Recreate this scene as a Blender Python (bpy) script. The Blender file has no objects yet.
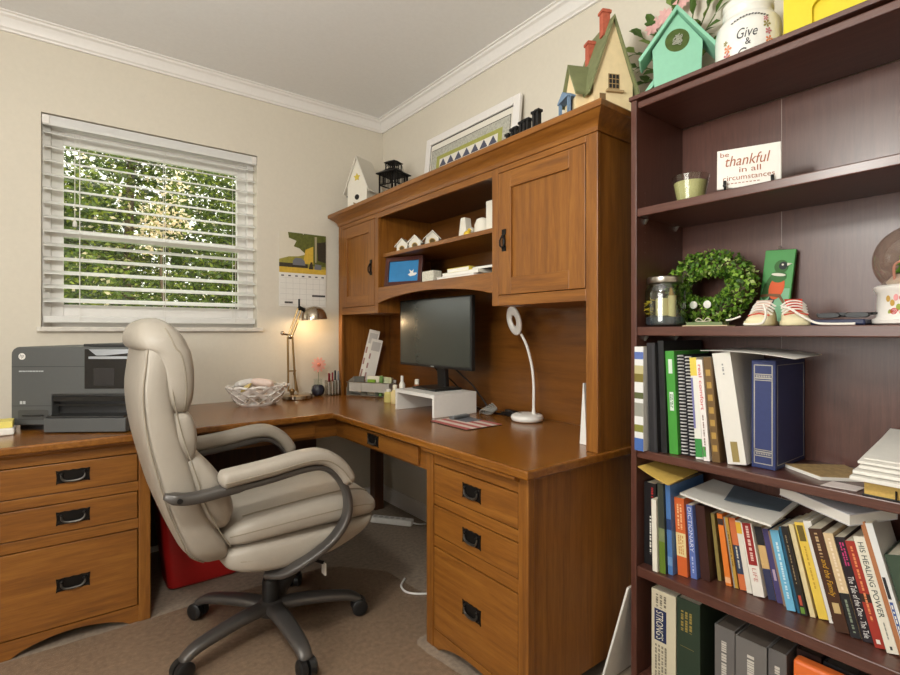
import bpy, math, random
from mathutils import Vector, Matrix
random.seed(7)
SC = bpy.context.scene
COL = SC.collection
W = {}                      # world matrix of every thing that parents parts
sin, cos, pi, R = math.sin, math.cos, math.pi, math.radians

# ------------------------------------------------------------------ materials
def lin(r, g, b):
    f = lambda c: (c/255)/12.92 if c/255 <= .04045 else ((c/255+.055)/1.055)**2.4
    return (f(r), f(g), f(b), 1)
_M = {}
def _new(name):
    m = bpy.data.materials.new(name); m.use_nodes = True
    nt = m.node_tree; b = nt.nodes['Principled BSDF']
    return m, nt, b
def mat(name, rgb, rough=.55, metal=0, noise=0, nscale=60, bump=0, bscale=200, spec=.4, coat=0, emit=0, var=.0):
    if name in _M: return _M[name]
    m, nt, b = _new(name); L = nt.links
    c = lin(*rgb)
    b.inputs['Base Color'].default_value = c
    b.inputs['Roughness'].default_value = rough
    b.inputs['Metallic'].default_value = metal
    b.inputs['Specular IOR Level'].default_value = spec
    b.inputs['Coat Weight'].default_value = coat
    tc = nt.nodes.new('ShaderNodeTexCoord')
    n = nt.nodes.new('ShaderNodeTexNoise'); n.inputs['Scale'].default_value = nscale; n.inputs['Detail'].default_value = 4
    L.new(tc.outputs['Object'], n.inputs['Vector'])
    amt = noise if noise else .04
    mx = nt.nodes.new('ShaderNodeMix'); mx.data_type = 'RGBA'
    mx.inputs[6].default_value = [max(0, v*(1-amt)) for v in c[:3]]+[1]
    mx.inputs[7].default_value = [min(1, v*(1+amt)) for v in c[:3]]+[1]
    L.new(n.outputs['Fac'], mx.inputs[0]); L.new(mx.outputs[2], b.inputs['Base Color'])
    if emit:
        b.inputs['Emission Color'].default_value = c; b.inputs['Emission Strength'].default_value = emit
    if bump:
        n2 = nt.nodes.new('ShaderNodeTexNoise'); n2.inputs['Scale'].default_value = bscale; n2.inputs['Detail'].default_value = 5
        L.new(tc.outputs['Object'], n2.inputs['Vector'])
        bp = nt.nodes.new('ShaderNodeBump'); bp.inputs['Strength'].default_value = bump; bp.inputs['Distance'].default_value = .002
        L.new(n2.outputs['Fac'], bp.inputs['Height']); L.new(bp.outputs['Normal'], b.inputs['Normal'])
    _M[name] = m
    return m
def col(r, g, b, rough=.6):
    return mat('paint_%d_%d_%d' % (r, g, b), (r, g, b), rough)
def wood(name, axis, dark, mid, light, rough=.42, scale=1.0, coat=.08):
    if name in _M: return _M[name]
    m, nt, b = _new(name); L = nt.links
    tc = nt.nodes.new('ShaderNodeTexCoord')
    oi = nt.nodes.new('ShaderNodeObjectInfo')
    sc = nt.nodes.new('ShaderNodeVectorMath'); sc.operation = 'SCALE'; sc.inputs[3].default_value = 7.0
    cb = nt.nodes.new('ShaderNodeCombineXYZ')
    for i in range(3): L.new(oi.outputs['Random'], cb.inputs[i])
    L.new(cb.outputs[0], sc.inputs[0])
    ad = nt.nodes.new('ShaderNodeVectorMath'); ad.operation = 'ADD'
    L.new(tc.outputs['Object'], ad.inputs[0]); L.new(sc.outputs[0], ad.inputs[1])
    mp = nt.nodes.new('ShaderNodeMapping')
    s = [20*scale]*3; s['xyz'.index(axis)] = 1.3*scale
    mp.inputs['Scale'].default_value = s
    L.new(ad.outputs[0], mp.inputs['Vector'])
    n = nt.nodes.new('ShaderNodeTexNoise'); n.inputs['Scale'].default_value = 2.2; n.inputs['Detail'].default_value = 6
    n.inputs['Distortion'].default_value = .6; n.inputs['Roughness'].default_value = .6
    L.new(mp.outputs[0], n.inputs['Vector'])
    n2 = nt.nodes.new('ShaderNodeTexNoise'); n2.inputs['Scale'].default_value = 16; n2.inputs['Detail'].default_value = 3
    L.new(mp.outputs[0], n2.inputs['Vector'])
    mm = nt.nodes.new('ShaderNodeMath'); mm.operation = 'MULTIPLY_ADD'; mm.inputs[1].default_value = .35
    L.new(n2.outputs['Fac'], mm.inputs[0]); L.new(n.outputs['Fac'], mm.inputs[2])
    cr = nt.nodes.new('ShaderNodeValToRGB'); e = cr.color_ramp.elements
    e[0].position = .36; e[0].color = lin(*dark); e[1].position = 1.0; e[1].color = lin(*light)
    k = e.new(.66); k.color = lin(*mid)
    L.new(mm.outputs[0], cr.inputs[0]); L.new(cr.outputs[0], b.inputs['Base Color'])
    b.inputs['Roughness'].default_value = rough; b.inputs['Coat Weight'].default_value = coat; b.inputs['Coat Roughness'].default_value = .25
    bp = nt.nodes.new('ShaderNodeBump'); bp.inputs['Strength'].default_value = .12; bp.inputs['Distance'].default_value = .001
    L.new(n2.outputs['Fac'], bp.inputs['Height']); L.new(bp.outputs['Normal'], b.inputs['Normal'])
    _M[name] = m
    return m
def glass(name, rgb=(255, 255, 255), rough=.02, thin=True, gloss=.12):
    if name in _M: return _M[name]
    m, nt, b = _new(name); L = nt.links
    out = nt.nodes['Material Output']
    t = nt.nodes.new('ShaderNodeBsdfTransparent'); t.inputs[0].default_value = lin(*rgb)
    g = nt.nodes.new('ShaderNodeBsdfGlossy'); g.inputs['Roughness'].default_value = rough
    fr = nt.nodes.new('ShaderNodeLayerWeight'); fr.inputs[0].default_value = .5
    pw = nt.nodes.new('ShaderNodeMath'); pw.operation = 'POWER'; pw.inputs[1].default_value = 4
    L.new(fr.outputs['Facing'], pw.inputs[0])
    ml = nt.nodes.new('ShaderNodeMath'); ml.operation = 'MULTIPLY_ADD'; ml.inputs[1].default_value = .5; ml.inputs[2].default_value = gloss*.25
    L.new(pw.outputs[0], ml.inputs[0])
    mx = nt.nodes.new('ShaderNodeMixShader')
    L.new(ml.outputs[0], mx.inputs[0]); L.new(t.outputs[0], mx.inputs[1]); L.new(g.outputs[0], mx.inputs[2])
    L.new(mx.outputs[0], out.inputs['Surface'])
    nt.nodes.remove(b)
    _M[name] = m
    return m

# ------------------------------------------------------------------ mesh builder
class MB:
    def __init__(s): s.v = []; s.f = []; s.m = []
    def add(s, vs, fs, m=0):
        o = len(s.v); s.v += [Vector(v) for v in vs]
        for f in fs: s.f.append([o+i for i in f]); s.m.append(m)
        return s
    def box(s, x0, x1, y0, y1, z0, z1, m=0):
        vs = [(x, y, z) for z in (z0, z1) for y in (y0, y1) for x in (x0, x1)]
        return s.add(vs, [(0, 2, 3, 1), (4, 5, 7, 6), (0, 1, 5, 4), (2, 6, 7, 3), (0, 4, 6, 2), (1, 3, 7, 5)], m)
    def prism(s, pts, axis, a, b, m=0):
        n = len(pts)
        P = {'x': lambda p, t: (t, p[0], p[1]), 'y': lambda p, t: (p[0], t, p[1]), 'z': lambda p, t: (p[0], p[1], t)}[axis]
        vs = [P(p, a) for p in pts]+[P(p, b) for p in pts]
        fs = [tuple(range(n))[::-1], tuple(range(n, 2*n))]+[(i, (i+1) % n, n+(i+1) % n, n+i) for i in range(n)]
        return s.add(vs, fs, m)
    def loft(s, rings, m=0, caps=True, closed=False):
        n = len(rings[0]); vs = [p for r in rings for p in r]; fs = []
        k = len(rings)
        for j in range(k if closed else k-1):
            j2 = (j+1) % k
            for i in range(n):
                fs.append((j*n+i, j*n+(i+1) % n, j2*n+(i+1) % n, j2*n+i))
        if caps and not closed: fs += [tuple(range(n))[::-1], tuple(range((k-1)*n, k*n))]
        return s.add(vs, fs, m)
    def tube(s, pts, r, n=10, m=0, closed=False, flat=1.0, up=None):
        pts = [Vector(p) for p in pts]; rs = r if isinstance(r, (list, tuple)) else [r]*len(pts)
        rings = []; prev = None; k = len(pts)
        for i, p in enumerate(pts):
            if closed: t = pts[(i+1) % k]-pts[i-1]
            else: t = pts[min(i+1, k-1)]-pts[max(i-1, 0)]
            t.normalize()
            if prev is None:
                a = Vector(up) if up else (Vector((0, 0, 1)) if abs(t.z) < .9 else Vector((1, 0, 0)))
                nrm = (a-t*a.dot(t)).normalized()
            else:
                a = Vector(up) if up else prev
                nrm = a-t*a.dot(t)
                nrm = nrm.normalized() if nrm.length > 1e-6 else prev
            prev = nrm; bn = t.cross(nrm)
            rings.append([p+nrm*(rs[i]*flat*cos(2*pi*q/n))+bn*(rs[i]*sin(2*pi*q/n)) for q in range(n)])
        return s.loft(rings, m, closed=closed)
    def lathe(s, prof, c=(0, 0, 0), n=28, m=0, sx=1, sy=1, caps=True):
        rings = [[(c[0]+sx*r*cos(2*pi*q/n), c[1]+sy*r*sin(2*pi*q/n), c[2]+z) for q in range(n)] for r, z in prof]
        return s.loft(rings, m, caps)
    def ball(s, c, r, n=14, k=8, m=0, sx=1, sy=1, sz=1):
        return s.lathe([(max(1e-4, r*sin(pi*j/k)), -r*cos(pi*j/k)*sz) for j in range(k+1)], c, n, m, sx, sy)
    def cyl(s, a, b, r, n=16, m=0): return s.tube([a, b], r, n, m)
    def quad(s, a, b, c, d, m=0): return s.add([a, b, c, d], [(0, 1, 2, 3)], m)
    def xf(s, M, start=0):
        for i in range(start, len(s.v)): s.v[i] = M @ s.v[i]
        return s
    def build(s, name, mats, parent=None, bevel=0, smooth=False, sub=0, origin=None, local=False, seg=2, angle=40):
        if not isinstance(mats, (list, tuple)): mats = [mats]
        if parent is not None:
            if not local:
                Mi = W[parent.name].inverted(); vs = [Mi @ v for v in s.v]
            else: vs = s.v
        else:
            o = Vector(origin) if origin is not None else Vector((0, 0, 0))
            vs = s.v if local else [v-o for v in s.v]
        me = bpy.data.meshes.new(name)
        me.from_pydata([tuple(v) for v in vs], [], s.f)
        for q in mats: me.materials.append(q)
        me.polygons.foreach_set('material_index', s.m)
        if smooth:
            me.polygons.foreach_set('use_smooth', [True]*len(s.f))
            me.set_sharp_from_angle(angle=R(angle))
        me.update()
        ob = bpy.data.objects.new(name, me); COL.objects.link(ob)
        if parent is not None: ob.parent = parent; W[ob.name] = W[parent.name]
        else:
            if origin is not None: ob.location = origin
            W[ob.name] = Matrix.Translation(Vector(origin or (0, 0, 0)))
        if bevel:
            b = ob.modifiers.new('bevel', 'BEVEL'); b.width = bevel; b.segments = seg; b.limit_method = 'ANGLE'; b.angle_limit = R(35)
        if sub:
            b = ob.modifiers.new('sub', 'SUBSURF'); b.levels = sub; b.render_levels = sub
        return ob

def tag(o, label, cat, group=None):
    o['label'] = label; o['category'] = cat
    if group: o['group'] = group
    return o
def thing(name, label, cat, loc=(0, 0, 0), rotz=0, group=None, rot=None):
    o = bpy.data.objects.new(name, None); COL.objects.link(o)
    o.empty_display_size = .05
    o.location = loc
    e = rot if rot else (0, 0, rotz)
    o.rotation_euler = e
    from mathutils import Euler
    W[o.name] = Matrix.Translation(Vector(loc)) @ Euler(e).to_matrix().to_4x4()
    return tag(o, label, cat, group)
def struct(o): o['kind'] = 'structure'; return o
def copy_thing(o, loc, label, rotz=None):
    c = o.copy(); COL.objects.link(c); c.location = loc; c['label'] = label
    if rotz is not None: c.rotation_euler = (0, 0, rotz)
    for ch in list(o.children):
        d = ch.copy(); COL.objects.link(d); d.parent = c
        for g in list(ch.children):
            h = g.copy(); COL.objects.link(h); h.parent = d
    return c
def smoothpath(pts, k=6):
    P = [Vector(p) for p in pts]; out = []
    for i in range(len(P)-1):
        a, b, c, d = P[max(i-1, 0)], P[i], P[i+1], P[min(i+2, len(P)-1)]
        for j in range(k):
            t = j/k
            out.append(.5*((2*b)+(c-a)*t+(2*a-5*b+4*c-d)*t*t+(3*b-a-3*c+d)*t**3))
    out.append(P[-1]); return out
def rrect(w, h, r, k=5):
    """rounded rectangle outline, centred, half sizes w, h"""
    out = []
    for cx, cy, a0 in ((w-r, h-r, 0), (-w+r, h-r, 90), (-w+r, -h+r, 180), (w-r, -h+r, 270)):
        for j in range(k+1):
            a = R(a0+90*j/k); out.append((cx+r*cos(a), cy+r*sin(a)))
    return out
def superell(w, h, e, n=28):
    out = []
    for q in range(n):
        a = 2*pi*q/n; c, s = cos(a), sin(a)
        out.append((w*math.copysign(abs(c)**(2/e), c), h*math.copysign(abs(s)**(2/e), s)))
    return out
_T = {}
def text_mesh(body, shear=0.0):
    key = (body, shear)
    if key not in _T:
        cu = bpy.data.curves.new('lettering', 'FONT'); cu.body = body; cu.size = 1; cu.shear = shear; cu.resolution_u = 3
        ob = bpy.data.objects.new('lettering', cu); COL.objects.link(ob)
        dg = bpy.context.evaluated_depsgraph_get()
        me = bpy.data.meshes.new_from_object(ob.evaluated_get(dg))
        vs = [v.co.copy() for v in me.vertices]; fs = [tuple(p.vertices) for p in me.polygons]
        bpy.data.objects.remove(ob); bpy.data.curves.remove(cu); bpy.data.meshes.remove(me)
        x0 = min(v.x for v in vs); x1 = max(v.x for v in vs); y0 = min(v.y for v in vs); y1 = max(v.y for v in vs)
        _T[key] = (vs, fs, x0, x1, y0, y1)
    return _T[key]
def put_text(mb, body, o, ux, uy, w, h, m=0, shear=0.0, nrm=None, lift=.0006, bend=None):
    """fit text in a w x h box whose lower left corner is o; ux, uy the text's right and up"""
    vs, fs, x0, x1, y0, y1 = text_mesh(body, shear)
    ux = Vector(ux).normalized(); uy = Vector(uy).normalized(); o = Vector(o)
    n = Vector(nrm).normalized() if nrm else ux.cross(uy)
    out = []
    for v in vs:
        a = (v.x-x0)/(x1-x0)*w; b = (v.y-y0)/(y1-y0)*h
        if bend: out.append(bend(a, b))
        else: out.append(o+ux*a+uy*b+n*lift)
    mb.add(out, fs, m)

# shared materials
OAK = dict(dark=(96, 55, 15), mid=(127, 77, 23), light=(151, 99, 38))
oak = {a: wood('oak_'+a, a, **OAK) for a in 'xyz'}
oak_top = wood('oak_top_y', 'y', rough=.24, coat=.3, **OAK)
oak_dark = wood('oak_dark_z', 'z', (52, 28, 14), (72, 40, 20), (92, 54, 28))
oak_back = wood('oak_back_y', 'y', (86, 49, 16), (110, 66, 23), (124, 77, 30), rough=.3)
MAH = dict(dark=(72, 42, 33), mid=(86, 51, 41), light=(99, 62, 50))
mah = {a: wood('mahogany_'+a, a, rough=.34, scale=2.2, coat=.25, **MAH) for a in 'xyz'}
wall_m = mat('cream_wall_paint', (214, 206, 191), .8, bump=.05, bscale=90, spec=.2)
ceil_m = mat('ceiling_paint', (232, 231, 230), .85, bump=.05, bscale=80, spec=.2)
white_trim = mat('white_trim_paint', (232, 228, 224), .4)
white_pl = mat('white_plastic', (226, 222, 216), .35)
white_pp = mat('white_paper', (226, 222, 214), .7)
black_pl = mat('black_plastic', (24, 23, 23), .4)
black_m = mat('black_iron', (30, 27, 25), .45, metal=.6, bump=.1, bscale=150)
chrome = mat('brushed_metal', (200, 196, 186), .28, metal=1)
clear = glass('clear_glass', (246, 250, 248))
# ------------------------------------------------------------------ camera
cam = bpy.data.cameras.new('camera'); cam_o = bpy.data.objects.new('camera', cam); COL.objects.link(cam_o)
cam_o.location = (0, 0, 1.15); cam_o.rotation_euler = (R(90), 0, -math.atan2(.610, .7924))
cam.sensor_width = 36; cam.lens = 506/900*36; cam.shift_y = -6.5/900; cam.clip_start = .02
SC.camera = cam_o

XW, YW, ZC = 1.756, 3.04, 2.575       # hutch wall, window wall, ceiling
XL, YF = -1.70, -1.50
# ------------------------------------------------------------------ room shell
carpet = mat('carpet_pile', (146, 130, 114), .95, noise=.42, nscale=55, bump=1.0, bscale=420, spec=.1)
struct(MB().box(XL-.1, XW+.1, YF-.1, YW+.14, -.06, 0).build('floor', carpet))
struct(MB().box(XL-.1, XW+.1, YF-.1, YW+.14, ZC, ZC+.06).build('ceiling', ceil_m))
wx0, wx1, wz0, wz1 = -.072, .914, 1.17, 2.176
b = MB()
b.box(XL-.1, wx0, YW, YW+.14, 0, ZC); b.box(wx1, XW+.1, YW, YW+.14, 0, ZC)
b.box(wx0, wx1, YW, YW+.14, 0, wz0); b.box(wx0, wx1, YW, YW+.14, wz1, ZC)
struct(b.build('wall_back', wall_m))
struct(MB().box(XW, XW+.1, YF-.1, YW, 0, ZC).build('wall_right', wall_m))
struct(MB().box(XL-.1, XW+.1, YF-.1, YF, 0, ZC).build('wall_front', wall_m))
b = MB(); lw = (-.1, 1.5, .9, 2.15)     # unseen window added in the left wall to light the room
b.box(XL-.1, XL, YF, lw[0], 0, ZC); b.box(XL-.1, XL, lw[1], YW, 0, ZC)
b.box(XL-.1, XL, lw[0], lw[1], 0, lw[2]); b.box(XL-.1, XL, lw[0], lw[1], lw[3], ZC)
struct(b.build('wall_left', wall_m))
# crown moulding
prof = [(0, 0), (.012, 0), (.014, .008), (.022, .014), (.026, .03), (.04, .05), (.052, .056), (.056, .064), (.066, .066), (.066, .072), (0, .072)]
def crown(name, axis, a, bb, sgn, w0, inv=1):
    b = MB()
    if axis == 'x': b.prism([(w0-p, ZC-.0715+q) for p, q in prof], 'x', a, bb)
    else: b.prism([(w0-sgn*p, ZC-.0715+q) for p, q in prof], 'y', a, bb)
    return struct(b.build(name, white_trim, smooth=True, angle=50))
b = MB(); b.prism([(YW-p, ZC-.0715+q) for p, q in prof], 'x', XL, XW); struct(b.build('trim_1', white_trim, smooth=True, angle=25))
b = MB(); b.prism([(XW-p, ZC-.0715+q) for p, q in prof], 'y', YF, YW); struct(b.build('trim_2', white_trim, smooth=True, angle=25))
bp = [(0, 0), (.014, 0), (.014, .085), (.008, .1), (0, .1)]
struct(MB().prism([(YW-p, q) for p, q in bp], 'x', XL, XW).build('baseboard_back', white_trim))
struct(MB().prism([(XW-p, q) for p, q in bp], 'y', YF, YW-.014).build('baseboard_right', white_trim))
# ------------------------------------------------------------------ window
marble = mat('marble_sill', (214, 208, 198), .3, noise=.2, nscale=30)
struct(MB().box(-.088, .941, 3.012, 3.13, 1.148, 1.1695).build('trim_3', marble, bevel=.003))
win = struct(MB().add([], []).box(wx0, wx0+.035, 3.115, 3.175, wz0, wz1).box(wx1-.035, wx1, 3.115, 3.175, wz0, wz1)
    .box(wx0+.035, wx1-.035, 3.115, 3.175, wz1-.04, wz1).box(wx0+.035, wx1-.035, 3.115, 3.175, wz0, wz0+.045).build('window_1', white_trim, bevel=.003))
def sash(y0, z0, z1, bot, top):
    b = MB(); x0, x1 = wx0+.035, wx1-.035
    b.box(x0, x0+.05, y0, y0+.022, z0, z1).box(x1-.05, x1, y0, y0+.022, z0, z1)
    b.box(x0+.05, x1-.05, y0, y0+.022, z0, z0+bot).box(x0+.05, x1-.05, y0, y0+.022, z1-top, z1)
    b.build('sash', white_trim, win, bevel=.003)
    MB().box(x0+.048, x1-.048, y0+.009, y0+.013, z0+bot-.002, z1-top+.002).build('pane', clear, win)
sash(3.148, 1.612, wz1-.04, .039, .066)
sash(3.122, wz0+.045, 1.651, .065, .039)
# blind, inside mount
blind = thing('window_blind', 'white horizontal slat blind hanging in the window, slats open', 'blind', (.425, 3.075, 2.165))
wh_slat = mat('white_slat', (244, 243, 240), .35)
_nt = wh_slat.node_tree; _tr = _nt.nodes.new('ShaderNodeBsdfTranslucent'); _tr.inputs[0].default_value = lin(244, 243, 238); _mx = _nt.nodes.new('ShaderNodeMixShader'); _mx.inputs[0].default_value = .3
_nt.links.new(_nt.nodes['Principled BSDF'].outputs[0], _mx.inputs[1]); _nt.links.new(_tr.outputs[0], _mx.inputs[2]); _nt.links.new(_mx.outputs[0], _nt.nodes['Material Output'].inputs[0])
MB().box(wx0+.004, wx1-.004, 3.044, 3.052, 2.122, 2.170).box(wx0+.006, wx1-.006, 3.052, 3.1, 2.13, 2.168).build('headrail', wh_slat, blind, bevel=.003)
for x in (wx0+.003, wx1-.03): MB().box(x, x+.027, 3.039, 3.0435, 2.126, 2.168).build('end_bracket', white_pl, blind, bevel=.002)
b = MB(); th = R(19); z = 2.098
while z > 1.24:
    p = []
    for k in range(7):
        a = -.0317+.0634*k/6; crn = .0028*(1-(a/.0317)**2)
        p.append((3.078+a*cos(th)-crn*sin(th), z+a*sin(th)+crn*cos(th)))
    q = [(y-.0005, zz-.0028) for y, zz in p][::-1]
    b.prism(p+q, 'x', wx0+.008, wx1-.008); z -= .0665
b.build('slats', wh_slat, blind, smooth=True)
MB().box(wx0+.008, wx1-.008, 3.05, 3.106, 1.19, 1.222).build('bottom_rail', wh_slat, blind, bevel=.004)
for x in (.075, .44, .795):
    MB().cyl((x, 3.044, 1.2), (x, 3.044, 2.1), .0012, 6).cyl((x, 3.109, 1.2), (x, 3.109, 2.1), .0012, 6).build('ladder_cord', white_pl, blind)
MB().cyl((.055, 3.036, 1.68), (.055, 3.036, 2.1), .0015, 6).lathe([(.002, .03), (.008, .018), (.009, 0), (.004, -.004)], (.055, 3.036, 1.655), 10).build('tilt_cord', white_pl, blind, smooth=True)
# added left-wall window, out of view: frame and pane around the area light
w2 = MB(); y0, y1, z0, z1 = lw
w2.box(XL-.08, XL-.03, y0, y0+.05, z0, z1).box(XL-.08, XL-.03, y1-.05, y1, z0, z1).box(XL-.08, XL-.03, y0+.05, y1-.05, z0, z0+.05).box(XL-.08, XL-.03, y0+.05, y1-.05, z1-.05, z1)
w2 = struct(w2.build('added_window', white_trim))
MB().box(XL-.058, XL-.054, y0+.045, y1-.045, z0+.045, z1-.045).build('pane', clear, w2)
# ------------------------------------------------------------------ outdoors
grass = mat('lawn_grass', (96, 120, 44), .9, noise=.4, nscale=4)
struct(MB().box(-14, 14, 3.4, 22, -.5, -.4).build('ground_outside', grass))
bark = mat('tree_bark', (92, 74, 56), .9, noise=.3, nscale=12)
def leafmat(name, rgb):
    if name in _M: return _M[name]
    m, nt, bs = _new(name); L = nt.links
    bs.inputs['Base Color'].default_value = lin(*rgb); bs.inputs['Roughness'].default_value = .5
    tr = nt.nodes.new('ShaderNodeBsdfTranslucent'); tr.inputs[0].default_value = lin(min(255, rgb[0]+25), min(255, rgb[1]+20), rgb[2])
    mx = nt.nodes.new('ShaderNodeMixShader'); mx.inputs[0].default_value = .35
    L.new(bs.outputs[0], mx.inputs[1]); L.new(tr.outputs[0], mx.inputs[2]); L.new(mx.outputs[0], nt.nodes['Material Output'].inputs[0])
    _M[name] = m; return m
leaves = [leafmat('leaf_dark', (36, 54, 12)), leafmat('leaf_mid', (76, 98, 22)), leafmat('leaf_light', (128, 142, 44)), leafmat('leaf_highlight', (250, 226, 200))]  # the palest leaf colour paints in bright sky and sun highlights
def leaf_cloud(b, rng, c, rad, n, size, weights):
    for _ in range(n):
        while True:
            p = Vector((rng.uniform(-1, 1), rng.uniform(-1, 1), rng.uniform(-1, 1)))
            if p.length < 1: break
        p = Vector(c)+Vector((p.x*rad[0], p.y*rad[1], p.z*rad[2]))
        a = Vector((rng.gauss(0, 1), rng.gauss(0, 1), rng.gauss(0, .6))).normalized()
        n_ = Vector((rng.gauss(0, 1), rng.gauss(-.6, 1), rng.gauss(.5, 1))).normalized()
        d = a.cross(n_).normalized(); s = size*rng.uniform(.6, 1.3)
        m = rng.choices(range(len(weights)), weights)[0]
        b.add([p-a*s*.5, p-d*s*.25+a*s*.05, p+a*s*.5, p+d*s*.25+a*s*.05], [(0, 1, 2, 3)], m)
def tree(x, y, h, clouds, label, weights, seed, size=.11, br=1.0, tr=.13):
    rng = random.Random(seed)
    t = thing('tree', label, 'tree', (x, y, -.4), group=None)
    b = MB(); b.tube(smoothpath([(x, y, -.4), (x+.05, y, .8), (x-.06, y+.05, 2.0), (x, y, h)]), [tr*(1-.6*i/18) for i in range(19)], 10)
    for k in range(4):
        a = rng.uniform(0, 6.28); b.tube([(x, y, 1.0+.5*k), (x+.5*br*cos(a), y+.4*br*sin(a), 1.3+.3*k), (x+1.0*br*cos(a), y+.6*br*sin(a), 1.6+.35*k)], [.05*br, .035*br, .015*br], 6)
    b.build('trunk', bark, t, smooth=True)
    b = MB()
    for c, rad, n in clouds: leaf_cloud(b, rng, c, rad, n, size, weights)
    b.build('foliage', leaves, t)
tree(-.55, 7.4, 4.0, [((-.25, 7.3, 3.3), (.95, .8, 1.0), 3600), ((-.75, 7.4, 2.0), (1.0, .8, .9), 3000), ((.1, 7.2, 1.5), (.8, .6, .6), 1800)], 'broad leafy green tree outside, seen through the window behind the printer side', (34, 46, 19, 1), 3, .075)
tree(2.5, 9.1, 4.6, [((2.3, 9.1, 3.8), (1.0, .75, 1.1), 4800), ((2.6, 9.1, 2.4), (1.05, .75, 1.0), 4000), ((1.7, 9.0, 1.6), (.85, .65, .7), 2600)], 'bright green tree outside, seen through the window on the calendar side', (26, 46, 26, 2), 5, .075, .8)
tree(1.0, 10.4, 4.8, [((.95, 10.35, 3.6), (.9, .4, 1.5), 2600), ((.8, 10.35, 1.9), (1.0, .4, .9), 2600), ((1.1, 10.35, 4.6), (1.1, .4, .9), 3000)], 'thin tree outside, some leaves painted as bright highlights, sky showing through its middle', (24, 38, 30, 8), 8, .10, .5)
tree(1.2, 8.23, 2.7, [((1.18, 8.23, 2.68), (.36, .09, .36), 420), ((1.0, 8.23, 2.5), (.2, .09, .3), 160), ((1.3, 8.23, 3.1), (.25, .09, .4), 130)], 'small added tree, its pale leaves painted as bright highlights, seen in the middle of the window', (6, 12, 14, 68), 9, .075, .12, .03)  # pale leaf cluster stands in for blown-out pinkish sky highlights
def shrub(x, y, r, h, label, seed, w, n=4200):
    rng = random.Random(seed); t = thing('bush', label, 'bush', (x, y, -.4), group=None)
    b = MB()
    for k in range(5): b.tube([(x, y, -.4), (x+rng.uniform(-.3, .3)*r, y+rng.uniform(-.3, .3), h*.5), (x+rng.uniform(-.6, .6)*r, y, h*.8)], [.03, .02, .008], 6)
    b.build('stems', bark, t, smooth=True)
    b = MB(); leaf_cloud(b, rng, (x, y, h*.45), (r, .5, h*.62), n, .20, w); b.build('foliage', leaves, t)
shrub(-.3, 11.9, 1.6, 4.1, 'dark green shrub outside behind the broad leafy tree', 11, (56, 34, 10, 0))
shrub(1.3, 13.2, 2.0, 4.5, 'low dark green shrub outside between the two bright trees', 12, (56, 34, 10, 0))
shrub(3.1, 12.0, 1.5, 5.6, 'dark green shrub outside behind the bright green tree', 13, (50, 38, 12, 0))
shrub(4.9, 14.6, 2.0, 5.3, 'tall dark shrub outside, beyond the bright green tree', 14, (56, 36, 8, 0))
shrub(-.8, 14.6, 2.3, 5.3, 'tall dark shrub outside, beyond the broad leafy tree', 15, (56, 36, 8, 0), 5200)
# ------------------------------------------------------------------ light
wd = bpy.data.worlds.new('sky'); SC.world = wd; wd.use_nodes = True
bg = wd.node_tree.nodes['Background']; bg.inputs[0].default_value = (1.0, .93, .86, 1); bg.inputs[1].default_value = 2.5
sun = bpy.data.lights.new('sun', 'SUN'); sun.energy = 2.6; sun.angle = R(2); sun.color = (1, .93, .8)
so = bpy.data.objects.new('sun', sun); COL.objects.link(so); so.rotation_euler = (R(50), 0, R(20))
lamp = thing('added_ceiling_lamp', 'added hanging glass globe lamp out of view, lights the middle of the room', 'lamp', (-.2, .75, ZC))  # unseen lamp added because the room needs a main light
MB().lathe([(.001, 0), (.07, -.002), (.07, -.02), (.012, -.03), (.012, -.43), (.03, -.44), (.03, -.47)], (-.2, .75, ZC-.001), 32).build('lamp_stem', chrome, lamp, smooth=True)
MB().ball((-.2, .75, ZC-.60), .15, 28, 14).build('lamp_shade', clear, lamp, smooth=True)
def area(name, loc, rot, sx, sy, e, c=(1, .95, .88), shape='RECTANGLE'):
    l = bpy.data.lights.new(name, 'AREA'); l.shape = shape; l.size = sx; l.size_y = sy; l.energy = e; l.color = c
    o = bpy.data.objects.new(name, l); COL.objects.link(o); o.location = loc; o.rotation_euler = rot; return o
pl = bpy.data.lights.new('added_ceiling_light', 'POINT'); pl.energy = 63; pl.color = (1, .965, .92); pl.shadow_soft_size = .12  # added point light, hung low to brighten the ceiling too
po = bpy.data.objects.new('added_ceiling_light', pl); COL.objects.link(po); po.location = (-.2, .75, ZC-.60)
area('added_window_light', (XL-.02, .7, 1.52), (0, R(-90), 0), 1.15, 1.5, 32, (1, .98, .95))  # area light added in the opening to boost the daylight
SC.view_settings.view_transform = 'Standard'; SC.view_settings.look = 'None'; SC.view_settings.gamma = 1
SC.view_settings.use_curve_mapping = False; SC.view_settings.exposure = .09
# ------------------------------------------------------------------ desk
ZD = .752
desk = thing('corner_desk', 'L-shaped oak corner desk worktop with pencil drawers, running under the window and the hutch', 'desk', (1.4, 2.65, 0))
b = MB(); b.prism([(-.30, 3.022), (-.30, 2.285), (1.045, 2.285), (1.045, 1.0), (1.74, 1.0), (1.74, 3.022)], 'z', .724, ZD)
b.build('worktop', oak_top, desk, bevel=.006, seg=3)
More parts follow.
